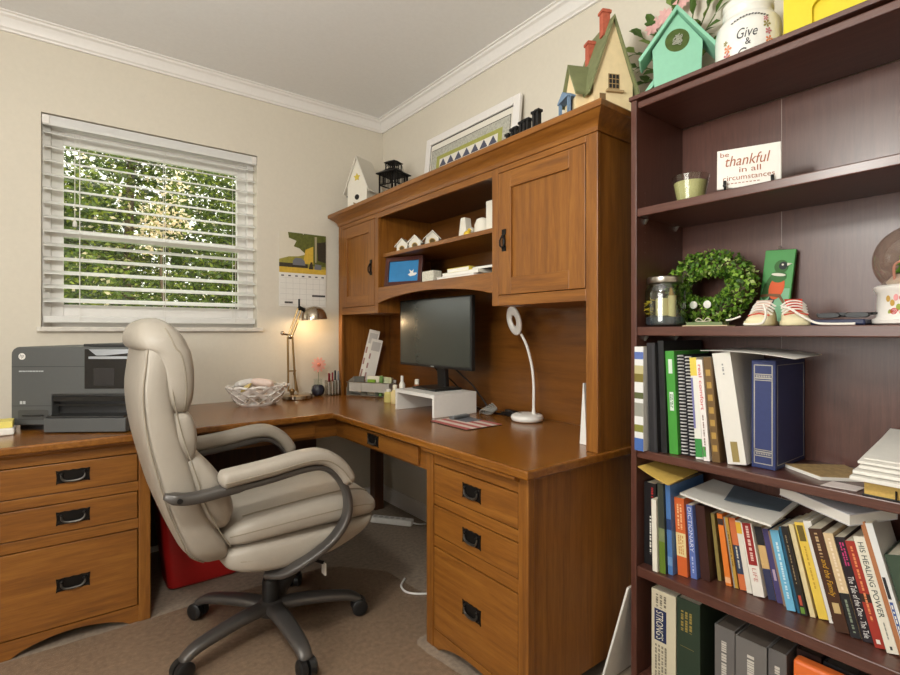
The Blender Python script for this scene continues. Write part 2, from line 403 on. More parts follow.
# apron and pencil drawers of the kneehole
MB().box(1.09, 1.11, 1.545, 2.36, .628, .7235).build('apron', oak['y'], desk, bevel=.002)
MB().box(.292, 1.09, 2.34, 2.36, .628, .7235).build('apron', oak['x'], desk, bevel=.002)
def plate_handle(parent, c, ux, nr, wide, up=(0, 0, 1)):
    """black iron back plate with a hanging bail; c is on the drawer face"""
    c = Vector(c); ux = Vector(ux); n = Vector(nr); z = Vector(up)
    hw, hh = wide*.5, .0255
    b = MB()
    out = [(-hw, -hh), (-hw*.86, -hh*.86), (hw*.86, -hh*.86), (hw, -hh), (hw*.96, 0), (hw, hh), (hw*.8, hh*.9), (hw*.5, hh), (hw*.25, hh*.9), (0, hh), (-hw*.25, hh*.9), (-hw*.5, hh), (-hw*.8, hh*.9), (-hw, hh), (-hw*.96, 0)]
    k = len(out); P = lambda a, q, d: c+ux*a+z*q+n*d
    b.add([P(x, y, 0) for x, y in out]+[P(x, y, .0025) for x, y in out], [tuple(range(k, 2*k))]+[(i, (i+1) % k, k+(i+1) % k, k+i) for i in range(k)])
    for s in (-1, 1): b.ball(P(s*hw*.66, hh*.45, .005), .006, 8, 6); b.ball(P(s*hw*.86, -hh*.6, .003), .003, 6, 4); b.ball(P(s*hw*.86, hh*.7, .003), .003, 6, 4)
    pl = b.build('handle', black_m, parent, smooth=True, angle=50)
    sg = lambda v: math.copysign(abs(v)**.7, v)
    pts = [P(-hw*.66, hh*.45, .006)]+[P(hw*.7*sg(math.cos(t)), hh*.30+hh*.95*sg(math.sin(t)), .006+.002*abs(math.sin(t))) for t in [pi+pi*i/12 for i in range(13)]]+[P(hw*.66, hh*.45, .006)]
    q = MB(); q.tube(pts, [.0026]+[.0030+.0016*math.sin(pi*i/12) for i in range(13)]+[.0026], 8)
    return pl, q
def add_handle(drawer, c, ux, nr, wide):
    pl, q = plate_handle(drawer, c, ux, nr, wide)
    q.build('bail', mat('worn_iron', (84, 80, 75), .38, metal=.8), drawer, smooth=True)
dr = MB().box(1.0755, 1.0895, 1.600, 2.236, .640, .709).build('drawer', oak['y'], desk, bevel=.003)
add_handle(dr, (1.0755, 1.945, .676), (0, -1, 0), (-1, 0, 0), .098)
dr = MB().box(.40, .972, 2.326, 2.3395, .640, .709).build('drawer', oak['x'], desk, bevel=.003)
add_handle(dr, (.66, 2.326, .676), (1, 0, 0), (0, -1, 0), .098)
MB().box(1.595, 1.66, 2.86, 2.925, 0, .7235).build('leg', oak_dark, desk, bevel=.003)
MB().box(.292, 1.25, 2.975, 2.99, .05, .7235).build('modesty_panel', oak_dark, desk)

def pedestal(loc, rotz, Wd, wide, label, split):
    t = thing('drawer_pedestal', label, 'drawer unit', loc, rotz, 'oak drawer pedestals under the desk')
    D, Hh, pw = .64, .7225, .041
    oh, ov = ('oak_y', 'oak_x') if rotz else ('oak_x', 'oak_y')
    M = lambda: MB()
    for x0, x1 in ((0, pw), (Wd-pw, Wd)):
        for q in (0, D-.03): MB().box(x0, x1, q, q+.03, 0, .7228).build('post', oak['z'], t, bevel=.003, local=True)
    for x0 in (.003, Wd-.015): MB().box(x0, x0+.012, .03, D-.03, .05, .7228).build('side_panel', oak['z'], t, local=True)
    for z0, z1 in ((.668, .7228), (.519, .556), (.368 if split else .37, .409)):
        MB().box(pw, Wd-pw, .006, .026, z0, z1).build('rail', oak['x'], t, bevel=.0015, local=True)
    a = [(pw, .006)]+[]
    pts = [(pw, .066), (pw, .001)]+[(pw+.03+(Wd-2*pw-.06)*i/16, .001+.044*math.sin(pi*i/16)**.7) for i in range(17)]+[(Wd-pw, .001), (Wd-pw, .066)]
    MB().prism(pts, 'y', .004, .024).build('base_rail', oak['x'], t, local=True)
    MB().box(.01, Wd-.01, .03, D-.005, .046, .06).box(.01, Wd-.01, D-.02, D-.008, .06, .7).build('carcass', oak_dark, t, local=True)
    MB().prism([(-.022, .7225), (-.022, .713), (-.014, .709), (-.008, .7035), (-.0003, .7035), (-.0003, .7225)], 'x', .004, Wd-.034 if rotz else Wd-.004, 0).build('top_moulding', oak['x'], t, bevel=.002, local=True)
    for z0, z1, zh in ((.5575, .6665, .614), (.4105, .5175, .463), (.0675, .3685 if not split else .3665, .219)):
        d = MB().box(pw+.0035, Wd-pw-.0035, .003, .02, z0+.002, z1-.002).build('drawer', oak['x'], t, bevel=.002, local=True)
        MBh = t
        Mw = W[t.name]
        c = Mw @ Vector((Wd/2, .003, zh)); ux = (Mw.to_3x3() @ Vector((1, 0, 0))); nr = Mw.to_3x3() @ Vector((0, -1, 0))
        add_handle(d, c, ux, nr, wide)
    return t
pedestal((1.075, 1.54, 0), R(-90), .515, .094, 'oak three-drawer pedestal nearer the bookcase, end panel in view', 1)
pedestal((-.211, 2.335, 0), 0, .497, .102, 'oak three-drawer pedestal under the printer', 0)

# ------------------------------------------------------------------ hutch
hut = thing('desk_hutch', 'oak hutch with two doors and open shelves standing on the desk', 'hutch', (1.56, 1.97, ZD))
X0, X1 = 1.381, 1.745
for y0, y1 in ((2.913, 2.938), (1.0125, 1.036)):
    MB().box(1.398, X1-.008, y0, y1, ZD+.0005, 1.80).build('side_panel', oak['z'], hut)
MB().box(X1-.008, X1, 1.0125, 2.938, ZD+.0005, 1.80).build('back_panel', oak_back, hut)
for y0, y1 in ((2.893, 2.938), (1.009, 1.055)):
    MB().box(X0, 1.3975, y0, y1, ZD+.0005, 1.80).build('post', oak['z'], hut, bevel=.002)
for y0, y1 in ((2.442, 2.478), (1.478, 1.516)):
    MB().box(X0, 1.3975, y0, y1, 1.25, 1.80).build('stile', oak['z'], hut, bevel=.002)
for y0, y1 in ((2.4421, 2.46), (1.497, 1.5159)):
    MB().box(1.398, X1-.008, y0, y1, 1.2515, 1.80).build('divider', oak['z'], hut)
for y0, y1 in ((2.4602, 2.9128), (1.0362, 1.4968)):
    MB().box(1.398, X1-.008, y0, y1, 1.2515, 1.275).build('cabinet_floor', oak['y'], hut)
for y0, y1 in ((2.478, 2.893), (1.055, 1.478)):
    MB().box(X0, 1.3975, y0, y1, 1.25, 1.2905).build('rail', oak['y'], hut, bevel=.002)
    MB().box(X0, 1.3975, y0, y1, 1.7765, 1.80).build('rail', oak['y'], hut, bevel=.002)
MB().box(X0, 1.3975, 1.516, 2.442, 1.7705, 1.80).build('rail', oak['y'], hut, bevel=.002)
MB().box(1.398, X1-.008, 1.516, 2.442, 1.372, 1.388).build('shelf', oak['y'], hut)
MB().box(1.412, X1-.008, 1.5162, 2.4418, 1.556, 1.576).build('shelf', oak['y'], hut, bevel=.002)
pts = [(1.516, 1.388), (1.516, 1.304)]+[(1.53+.898*i/24, 1.304+.041*math.sin(pi*i/24)**.75) for i in range(25)]+[(2.442, 1.304), (2.442, 1.388)]
MB().prism(pts, 'x', X0, 1.3975).build('arched_rail', oak['y'], hut, bevel=.002)
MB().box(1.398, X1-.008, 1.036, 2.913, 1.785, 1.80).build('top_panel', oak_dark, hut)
rings = []
for d, z in ((.003, 1.8005), (.005, 1.806), (.006, 1.815), (.012, 1.826), (.024, 1.838), (.038, 1.848), (.043, 1.853), (.05, 1.855), (.051, 1.872), (.048, 1.877)):
    rings.append([(X0-d, 1.009-d, z), (X1, 1.009-d, z), (X1, 2.938+d, z), (X0-d, 2.938+d, z)])
MB().loft(rings).build('cornice', oak['y'], hut, smooth=True, angle=22)
def hutch_door(y0, y1, hy, lab):
    z0, z1, sw = 1.293, 1.774, .068
    d = MB().box(1.380, 1.397, y0, y0+sw, z0, z1).box(1.380, 1.397, y1-sw, y1, z0, z1)\
        .box(1.3803, 1.397, y0+sw, y1-sw, z0, z0+.066, 1).box(1.3803, 1.397, y0+sw, y1-sw, z1-.066, z1, 1).build('door', [oak['z'], oak['y']], hut, bevel=.0015)
    MB().box(1.3895, 1.394, y0+sw-.004, y1-sw+.004, z0+.062, z1-.062).build('door_panel', oak['z'], d)
    b = MB(); h = .043
    b.prism([(hy-.011, 1.506-h), (hy+.011, 1.506-h), (hy+.011, 1.506-h*.6), (hy+.006, 1.506-h*.45), (hy+.008, 1.506), (hy+.006, 1.506+h*.45), (hy+.011, 1.506+h*.6), (hy+.011, 1.506+h), (hy-.011, 1.506+h), (hy-.011, 1.506+h*.6), (hy-.006, 1.506+h*.45), (hy-.008, 1.506), (hy-.006, 1.506-h*.45), (hy-.011, 1.506-h*.6)], 'x', 1.3765, 1.3799)
    b.ball((1.374, hy, 1.522), .008, 10, 6)
    b.tube([(1.368, hy, 1.522), (1.367, hy+.012, 1.505), (1.368, hy+.012, 1.485), (1.369, hy, 1.474), (1.368, hy-.012, 1.485), (1.367, hy-.012, 1.505)], .0035, 8, closed=True)
    b.build('handle', black_m, d, smooth=True, angle=40)
hutch_door(2.4805, 2.8905, 2.518, '')
hutch_door(1.0575, 1.4755, 1.444, '')

# ------------------------------------------------------------------ bookcase
bk = thing('bookcase', 'tall dark mahogany bookcase with open shelves beside the desk', 'bookcase', (1.6, .48, 0))
BX0, BX1 = 1.452, 1.742
for y0, y1 in ((.913, .932), (.012, .031)):
    s = MB().box(BX0-.002, BX1, y0, y1, 0, 1.884).build('side_panel', mah['z'], bk, bevel=.0012)
    yy = y0-.0003 if y0 > .5 else y1+.0003
    if y0 > .5:
        b = MB()
        for x in (1.50, 1.69):
            for k in range(-3, 4):
                for zz in (1.50, 1.13): b.prism([(x+.0025*cos(a*pi/4), zz+.032*k+.0025*sin(a*pi/4)) for a in range(8)], 'y', yy, yy+.0003)
        b.build('peg_holes', col(120, 100, 92), s)
MB().box(BX0-.009, BX1+.003, .008, .936, 1.8845, 1.8975).build('top_board', mah['y'], bk, bevel=.0015)
MB().box(BX0+.004, BX1-.006, .0312, .9128, 1.858, 1.880).build('shelf', mah['y'], bk, bevel=.004)
for i, (z0, z1) in enumerate(((1.513, 1.539), (1.1355, 1.1635), (.748, .774), (.371, .403), (.03, .056))):
    MB().box(BX0+(.001 if i != 0 else .0), BX1-.006, .0312, .9128, z0, z1).build('shelf', mah['y'], bk, bevel=.003)
    for x in (1.50, 1.69):
        if z0 > 1: MB().cyl((x, .9128, z0-.004), (x, .902, z0-.004), .003, 8).prism([(.9125, z0-.002), (.9125, z0-.018), (.901, z0-.002)], 'x', x-.004, x+.004).build('shelf_pin', chrome, bk)
MB().box(BX1-.0055, BX1-.001, .0312, .603, .06, 1.857).box(BX1-.0055, BX1-.001, .6045, .9128, .06, 1.857).build('back_panel', mah['z'], bk)
MB().box(BX1-.0052, BX1-.003, .603, .6045, .06, 1.857).build('back_seam', col(170, 155, 148), bk)
MB().box(BX0+.006, BX0+.02, .0312, .9128, 0, .0295).build('plinth', mah['y'], bk)
# ------------------------------------------------------------------ office chair
leather = mat('beige_leather', (160, 151, 139), .46, noise=.07, nscale=14, bump=.5, bscale=60, coat=.04)
seam_m = mat('leather_seam', (138, 128, 112), .6)
gun = mat('gunmetal', (92, 88, 85), .38, metal=.55)
chair = thing('office_chair', 'beige leather executive swivel chair with padded arms, at the desk', 'chair', (.64, 1.955, 0))
CY = 1.955
def padz(secs, e=4.5, n=36):
    """secs: (z, x0, x1, half width); rings stacked upwards"""
    rings = []
    for z, x0, x1, hw in secs:
        dx = (x1-x0)/2; cx = (x0+x1)/2
        rings.append([(cx+dx*px/max(dx, 1e-6), CY+py, z) for px, py in superell(dx, hw, e, n)])
    return rings
def interp(secs, k=4):
    out = []
    P = [Vector(s) if len(s) < 4 else s for s in secs]
    for i in range(len(P)-1):
        a, bb, c, d = P[max(i-1, 0)], P[i], P[i+1], P[min(i+2, len(P)-1)]
        for j in range(k):
            t = j/k
            out.append(tuple(.5*((2*q1)+(q2-q0)*t+(2*q0-5*q1+4*q2-q3)*t*t+(3*q1-q0-3*q2+q3)*t**3) for q0, q1, q2, q3 in zip(a, bb, c, d)))
    out.append(tuple(P[-1])); return out
shell = [(.395, .375, .425, .17), (.41, .35, .445, .205), (.45, .305, .44, .232), (.51, .279, .405, .245), (.60, .246, .362, .252), (.70, .219, .335, .256), (.83, .190, .296, .257), (.95, .178, .272, .255), (1.04, .186, .268, .248), (1.10, .195, .266, .235), (1.125, .215, .26, .215)]
bkr = MB().loft(padz(interp(shell), 5)).build('backrest', leather, chair, smooth=True, angle=70)
head = [(.893, .262, .312, .215), (.905, .25, .325, .238), (.95, .236, .338, .252), (1.02, .225, .34, .254), (1.075, .205, .334, .25), (1.095, .176, .328, .246), (1.125, .168, .315, .236), (1.155, .176, .292, .212), (1.175, .192, .268, .18), (1.187, .215, .245, .12)]
MB().loft(padz(interp(head), 4)).build('headrest', leather, bkr, smooth=True, angle=70)
mid = [(.735, .285, .322, .20), (.745, .275, .338, .232), (.80, .262, .347, .25), (.85, .258, .342, .252), (.885, .258, .328, .246), (.899, .262, .308, .225)]
MB().loft(padz(interp(mid), 4)).build('back_cushion', leather, bkr, smooth=True, angle=70)
lum = [(.505, .375, .425, .19), (.52, .358, .445, .225), (.57, .335, .458, .245), (.63, .318, .442, .25), (.69, .3, .408, .25), (.735, .288, .372, .24), (.758, .29, .352, .215), (.768, .30, .335, .17)]
MB().loft(padz(interp(lum), 4)).build('lumbar_cushion', leather, bkr, smooth=True, angle=70)
# welts along the shell's edges
def welt(f, zs, s, r=.0034):
    return [(f(z), CY+s*h, z) for z, h in zs]
for s in (-1, 1):
    for pts, r_ in (([(x0+.012, CY+s*(hw-.006), z) for z, x0, x1, hw in interp(shell)[4:-2]], .0026), ([(x1-.004, CY+s*(hw-.004), z) for z, x0, x1, hw in interp(shell)[8:-6]], .0022), ([((x0*.35+x1*.65), CY+s*(hw+.0004), z) for z, x0, x1, hw in interp(head)[3:-8]], .0022)):
        MB().tube(pts, r_, 6).build('piping', seam_m, bkr, smooth=True)
# seat
def padx(secs, e=4, n=36):
    rings = []
    for x, z0, z1, hw in secs:
        dz = (z1-z0)/2; cz = (z0+z1)/2
        rings.append([(x, CY+py, cz+pz*(1+.16*(1-(py/max(hw, .01))**2) if pz > 0 else 1)) for py, pz in superell(hw, dz, e, n)])
    return rings
low = [(.425, .375, .425, .19), (.44, .355, .44, .225), (.5, .332, .452, .248), (.60, .318, .452, .255), (.72, .322, .45, .258), (.82, .345, .45, .256), (.90, .378, .452, .248), (.945, .408, .452, .232), (.962, .425, .446, .2)]
st = MB().loft(padx(interp(low))).build('seat', leather, chair, smooth=True, angle=70)
up = [(.41, .455, .485, .17), (.425, .44, .505, .215), (.48, .435, .53, .247), (.58, .438, .54, .257), (.70, .44, .548, .262), (.82, .438, .552, .262), (.90, .436, .545, .256), (.945, .438, .525, .243), (.968, .448, .50, .222), (.975, .46, .482, .19)]
MB().loft(padx(interp(up))).build('seat_cushion', leather, st, smooth=True, angle=70)
for s in (-1, 1):
    for pts in ([(x, CY+s*(hw-.001), z0*.45+z1*.55) for x, z0, z1, hw in interp(up)[5:-8]], [(x, CY+s*hw*.80, (z0+z1)/2+(z1-z0)/2*.94*(1+.16*(1-.64))) for x, z0, z1, hw in interp(up)[8:-8]], [(x, CY+s*(hw-.002), z0*.5+z1*.5) for x, z0, z1, hw in interp(low)[6:-6]]):
        MB().tube(pts, .0022, 6).build('piping', seam_m, st, smooth=True)
# arms
for s in (-1, 1):
    y = CY+s*.287
    path = [(.238, y, .666), (.27, y, .653), (.32, y, .646), (.42, y, .654), (.54, y, .664), (.65, y, .678), (.725, y, .672), (.785, y, .622), (.818, y, .55), (.812, y, .475), (.765, y, .415), (.70, y, .377), (.64, y-s*.012, .348), (.60, y-s*.05, .322), (.57, y-s*.10, .312)]
    if s > 0: path = [(.335, y, .649)]+path[3:]
    sp = smoothpath(path, 6)
    rr = [.012+.014*min(1, i/4) if i < 5 else .026 if i < 50 else .024 for i in range(len(sp))]
    b = MB(); b.tube(sp, rr, 14, flat=.42, up=(0, 0, 1) if False else None)
    # a strap lying flat: lateral axis is y
    b = MB(); rings = []
    for i, p in enumerate(sp):
        t = (sp[min(i+1, len(sp)-1)]-sp[max(i-1, 0)]).normalized(); lat = Vector((0, 1, 0)); lat = (lat-t*lat.dot(t)).normalized(); nn = t.cross(lat)
        hw = .008+.017*min(1, i/5); hh = (.008+.008*min(1, i/5))*(1 if i < 20 else .72)
        rings.append([p+lat*a+nn*c for a, c in superell(hw, hh, 4, 16)])
    b.loft(rings); f = b.build('arm_frame', gun, chair, smooth=True, angle=60)
    MB().cyl((.275, y+s*.006, .651), (.275, y+s*.0265, .651), .008, 12).build('bolt', black_pl, f, smooth=True)
    pp = smoothpath([(.385, y, .686), (.42, y, .690), (.54, y, .701), (.65, y, .715), (.717, y, .711), (.769, y, .680), (.805, y, .635), (.823, y, .594)], 6)
    rings = []; k = len(pp)
    for i, p in enumerate(pp):
        t = (pp[min(i+1, k-1)]-pp[max(i-1, 0)]).normalized(); lat = Vector((0, 1, 0)); nn = t.cross(lat)
        q = min(1, math.sqrt(max(.02, min(i, k-1-i)/4)))
        rings.append([p+lat*a+nn*c for a, c in superell(.042*q, .027*q, 2.8, 20)])
    pd = MB().loft(rings).build('arm_pad', leather, chair, smooth=True, angle=70)
    b = MB()
    b.tube([p+Vector((0, s*.0415, -.006)) for p in pp[3:-3]], .0022, 6); b.build('piping', seam_m, pd, smooth=True)
# base
MB().lathe([(.024, .1), (.024, .3)], (.64, CY, 0), 18).lathe([(.033, .10), (.033, .19), (.03, .2)], (.64, CY, 0), 18).build('gas_column', black_pl, chair, smooth=True)
MB().box(.53, .77, CY-.09, CY+.09, .295, .322).box(.57, .70, CY-.05, CY+.05, .27, .296).build('tilt_mechanism', black_pl, chair, bevel=.006)
base = MB().lathe([(.045, .068), (.055, .085), (.05, .112), (.036, .122)], (.64, CY, 0), 20).build('base_hub', gun, chair, smooth=True)
for a in (55, 127, 197, 271, 343):
    d = Vector((cos(R(a)), sin(R(a)), 0)); c = Vector((.64, CY, 0))
    Rr = .325
    sp = smoothpath([c+d*.03+Vector((0, 0, .098)), c+d*.12+Vector((0, 0, .1)), c+d*.22+Vector((0, 0, .092)), c+d*.29+Vector((0, 0, .082)), c+d*Rr+Vector((0, 0, .066)), c+d*(Rr+.006)+Vector((0, 0, .056))], 5)
    lat = Vector((-d.y, d.x, 0)); rings = []
    for i, p in enumerate(sp):
        t = (sp[min(i+1, len(sp)-1)]-sp[max(i-1, 0)]).normalized(); nn = t.cross(lat); u = i/(len(sp)-1)
        rings.append([p+lat*q1+nn*q2 for q1, q2 in superell(.034-.014*u, .02-.006*u, 3, 14)])
    MB().loft(rings).build('base_arm', gun, chair, smooth=True, angle=60)
    e = c+d*Rr; sw = Vector((-d.y, d.x, 0)) if int(a) % 2 else (d*.6+lat*.8)
    sw.normalize(); off = Vector((sw.y, -sw.x, 0))*.012
    cs = MB(); cs.cyl(e+Vector((0, 0, .044)), e+Vector((0, 0, .066)), .009, 10)
    for q in (-1, 1):
        o = e+off+Vector((0, 0, .0315))+sw*(q*.0155)
        prof = [(-.013, .023), (-.011, .030), (.009, .0315), (.013, .027), (.013, .009)]
        rings = [[o+sw*(q*dx)+(off.normalized()*cos(2*pi*k/20)+Vector((0, 0, 1))*sin(2*pi*k/20))*r for k in range(20)] for dx, r in prof]
        cs.loft(rings)
    cs.build('caster', black_pl, chair, smooth=True, angle=50)
MB().cyl((.70, CY-.08, .306), (.75, 1.725, .312), .006, 8).build('tilt_lever', black_pl, chair, smooth=True)
MB().box(.752, .757, 1.712, 1.742, .268, .31).build('tag', white_pl, chair)

# ------------------------------------------------------------------ floor things
chair.location.z = .0036
mat_clear = glass('clear_vinyl', (251, 247, 243), .45, gloss=.04)
pts = [(-1.2, 2.318), (.30, 2.33), (.40, 2.335), (1.0, 2.325), (1.08, 2.28), (1.235, 2.10), (1.255, 1.85), (1.24, 1.66), (1.10, 1.575), (1.055, 1.57), (1.035, 1.545), (1.035, 1.48), (1.062, 1.30), (1.062, .3), (-1.2, .3)]
cm = MB().prism(pts, 'z', .0004, .0032).build('chair_mat', mat_clear, origin=(.3, 1.5, 0))
tag(cm, 'thin clear vinyl chair mat on the carpet beneath the swivel chair', 'chair mat')
red = mat('red_plastic', (168, 28, 26), .4, noise=.08)
bn = thing('waste_bin', 'red plastic waste bin on the carpet under the desk', 'bin', (.53, 2.62, 0))
rings = []
for z, hx, hy in ((.002, .145, .095), (.012, .155, .105), (.2, .174, .117), (.39, .19, .128)): rings.append([(.53+x, 2.62+y, z) for x, y in rrect(hx, hy, .035)])
for z, hx, hy in ((.39, .184, .122), (.2, .168, .111), (.02, .148, .098)): rings.append([(.53+x, 2.62+y, z) for x, y in rrect(hx, hy, .033)])
MB().loft(rings).build('bin_body', red, bn, smooth=True, angle=40)
rings = [[(.53+x, 2.62+y, z) for x, y in rrect(.19+d, .128+d, .037)] for z, d in ((.386, .001), (.384, .008), (.396, .008), (.398, .001))]
MB().loft(rings, caps=False, closed=True).build('rim', red, bn, smooth=True)
ps = thing('power_strip', 'white power strip lying on the carpet below the hutch', 'power strip', (1.565, 2.60, 0), R(-53))
MB().box(-.13, .13, -.026, .026, .004, .038).build('strip_body', white_pl, ps, bevel=.006, local=True)
b = MB()
for i in range(6): b.lathe([(.013, .0382), (.012, .0386)], (-.105+.036*i, 0, 0), 12)
b.build('sockets', col(190, 186, 180), ps, local=True)
MB().tube(smoothpath([(.13, 0, .02), (.17, .01, .012), (.25, .06, .006), (.34, .04, .006), (.42, -.03, .006)]), .0045, 8).build('power_cable', white_pl, ps, local=True, smooth=True)
cd = MB().tube(smoothpath([(1.26, 1.98, .006), (1.21, 1.93, .008), (1.20, 1.87, .008), (1.24, 1.82, .008), (1.30, 1.80, .006), (1.36, 1.85, .006), (1.45, 2.0, .006), (1.55, 2.1, .006), (1.70, 2.2, .006), (1.735, 2.24, .03)]), .0045, 8).build('white_cable', white_pl, origin=(1.3, 1.9, 0), smooth=True)
tag(cd, 'loop of white cord on the carpet beside the oak pedestal', 'cord')
pn = MB().add([(1.385, 1.006, .001), (1.70, 1.006, .001), (1.70, .944, .325), (1.445, .944, .325), (1.385, .999, .001), (1.70, .999, .001), (1.70, .937, .325), (1.445, .937, .325)], [(0, 1, 2, 3), (7, 6, 5, 4), (0, 3, 7, 4), (1, 5, 6, 2), (3, 2, 6, 7), (0, 4, 5, 1)]).build('white_board', white_pl, origin=(1.6, 1.0, 0), bevel=.001)
tag(pn, 'white thin board leaning in the gap between desk and bookcase', 'board')
# ------------------------------------------------------------------ printer
pg = mat('printer_grey', (80, 81, 80), .45); pd_ = mat('printer_dark', (38, 37, 36), .4); gl_b = mat('gloss_black', (22, 22, 24), .08, coat=.6)
pr = thing('printer', 'grey and black inkjet printer on the desk below the window', 'printer', (-.155, 2.650, ZD), R(-35))
K = dict(local=True)
o = [(.0, .03), (0, .305)]+[(.03-.03*cos(R(a)), .305+.03*sin(R(a))) for a in (20, 45, 70, 90)]+[(.44, .335), (.47, .325), (.47, .145), (.155, .145), (.155, .024), (.006, .024)]
pb = MB().prism(o, 'y', 0, .33).build('printer_body', pg, pr, bevel=.004, **K)
MB().box(.012, .46, .03, .325, .0005, .024).build('printer_foot', pd_, pr, **K)
MB().box(.155, .47, .04, .325, .06, .145).box(.155, .47, .005, .04, .138, .145).build('paper_bay', pd_, pr, **K)
MB().box(.16, .465, .0, .012, .118, .137).box(.17, .455, .002, .02, .1, .106).build('output_slot', gl_b, pr, **K)
MB().box(.160, .47, -.05, .31, .004, .058).build('paper_tray', pg, pr, bevel=.003, **K)
MB().box(.165, .46, -.045, .04, .0585, .066).build('tray_lid', pd_, pr, bevel=.002, **K)
MB().box(.002, .468, -.0006, .0, .2555, .2572).box(.002, .154, -.0006, .0, .1, .1016).build('panel_seam', col(30, 30, 30), pr, **K)
MB().box(.283, .462, -.003, -.0002, .168, .326).build('control_panel', gl_b, pr, bevel=.002, **K)
MB().box(.32, .40, -.0042, -.0031, .18, .25).build('display', mat('dark_screen', (48, 46, 46), .15), pr, **K)
MB().box(.27, .47, .01, .32, .336, .346).build('scanner_lid', pd_, pr, bevel=.003, **K)
MB().box(.305, .455, -.012, -.0032, .287, .297).prism([(.30, .325), (.46, .325), (.46, .31), (.36, .30), (.33, .30)], 'y', -.0045, -.0032).build('panel_edge', mat('silver_plastic', (150, 152, 155), .3, metal=.4), pr, **K)
b = MB(); b.prism(rrect(.058, .020, .008), 'y', 0, .001); b.xf(Matrix.Translation((.085, -.0012, .065))); b.build('card_slot', mat('slot_grey', (66, 66, 64), .5), pr, **K)
MB().box(.045, .125, -.006, -.0013, .060, .066).build('slot_lip', pd_, pr, bevel=.001, **K)
b = MB(); b.prism([(.013*cos(q*pi/14), .013*sin(q*pi/14)) for q in range(28)], 'y', 0, .0012); b.xf(Matrix.Translation((.042, -.0013, .297))); lg = b.build('logo_disc', white_pl, pr, **K)
b = MB(); put_text(b, 'hp', (.0335, -.0014, .2885), (1, 0, 0), (0, 0, 1), .017, .018, shear=.3); b.build('logo_lettering', pg, pr, **K)
b = MB(); rng = random.Random(2)
x = .03
while x < .125: w = rng.uniform(.004, .012); b.box(x, x+w, -.0008, -.0002, .236, .2405); x += w+.002
b.box(.034, .043, -.0008, -.0002, .108, .12).box(.046, .055, -.0008, -.0002, .108, .12); b.build('small_print', col(180, 182, 184), pr, **K)

yp = thing('note_pad', 'yellow note pad on a stack of white cards beside the printer', 'note pad', (-.19, 2.6, ZD))
MB().box(-.25, -.145, 2.56, 2.66, ZD+.028, ZD+.052).build('yellow_pad', col(222, 206, 110), yp, bevel=.002)
MB().box(-.255, -.14, 2.55, 2.67, ZD+.0005, ZD+.0275).build('card_stack', white_pp, yp, bevel=.006)

# ------------------------------------------------------------------ basket and packets
bc = (.845, 2.80, ZD)
ceram = mat('white_glazed_ceramic', (236, 230, 224), .22, coat=.3)
bs = thing('woven_basket', 'white oval ceramic lattice basket full of small packets on the desk', 'basket', bc)
def bask(t, a): # t 0..1 bottom to rim
    s = .62+.40*t**.8
    return Vector((bc[0]+.155*s*cos(a), bc[1]+.105*s*sin(a), ZD+.012+.088*t))
b = MB(); b.lathe([(.001, .0), (.60, .0), (.66, .010), (.60, .015), (.001, .012)], (0, 0, 0), 36)
for i, v in enumerate(b.v): b.v[i] = Vector((bc[0]+v.x*.155, bc[1]+v.y*.105, ZD+.0005+v.z))
b.build('base', ceram, bs, smooth=True)
b = MB(); NB = 11
for d in (-1, 1):
    for k in range(NB):
        a0 = 2*pi*k/NB
        b.tube([bask(j/5, a0+d*j/5*1.0) for j in range(6)], .0165, 8, flat=.22)
b.build('lattice', ceram, bs, smooth=True)
b = MB(); b.tube([bask(1, 2*pi*q/40)+Vector((0, 0, .004*sin(10*2*pi*q/40))) for q in range(40)], .0065, 8, closed=True)
b.tube([bask(.52, 2*pi*q/40) for q in range(40)], .004, 6, closed=True); b.build('rim', ceram, bs, smooth=True)
def packet(c, sx, sy, sz, rot, m, label):
    b = MB(); rings = []
    for x, s in ((-1, .25), (-.9, .7), (-.5, 1), (0, 1.05), (.5, 1), (.9, .7), (1, .25)): rings.append([(x*sx, p, q) for p, q in superell(sy*(.8+.2*s), sz*s, 2.5, 14)])
    b.loft(rings); b.xf(Matrix.Translation(c) @ rot.to_4x4())
    o = b.build('sachet', m, origin=c, smooth=True); return tag(o, label, 'packet', 'packets in the woven basket')
from mathutils import Euler
E3 = lambda a, b_, c: Euler((R(a), R(b_), R(c))).to_matrix()
packet((.835, 2.80, ZD+.062), .05, .04, .02, E3(0, 0, 10), col(222, 204, 190), 'beige sachet in the woven basket, lying lowest in the middle')
packet((.862, 2.768, ZD+.116), .055, .04, .022, E3(-24, 8, -30), col(238, 214, 202), 'pale pink sachet on top in the woven basket')
packet((.775, 2.765, ZD+.100), .042, .024, .009, E3(-30, -12, 60), col(214, 190, 120), 'yellow sachet at the left rim of the woven basket')
packet((.912, 2.838, ZD+.113), .04, .03, .013, E3(-15, 14, 20), col(230, 218, 196), 'cream sachet at the right rim of the woven basket')
packet((.795, 2.852, ZD+.116), .05, .036, .02, E3(-10, -8, 10), col(228, 224, 222), 'white sachet at the back of the woven basket')

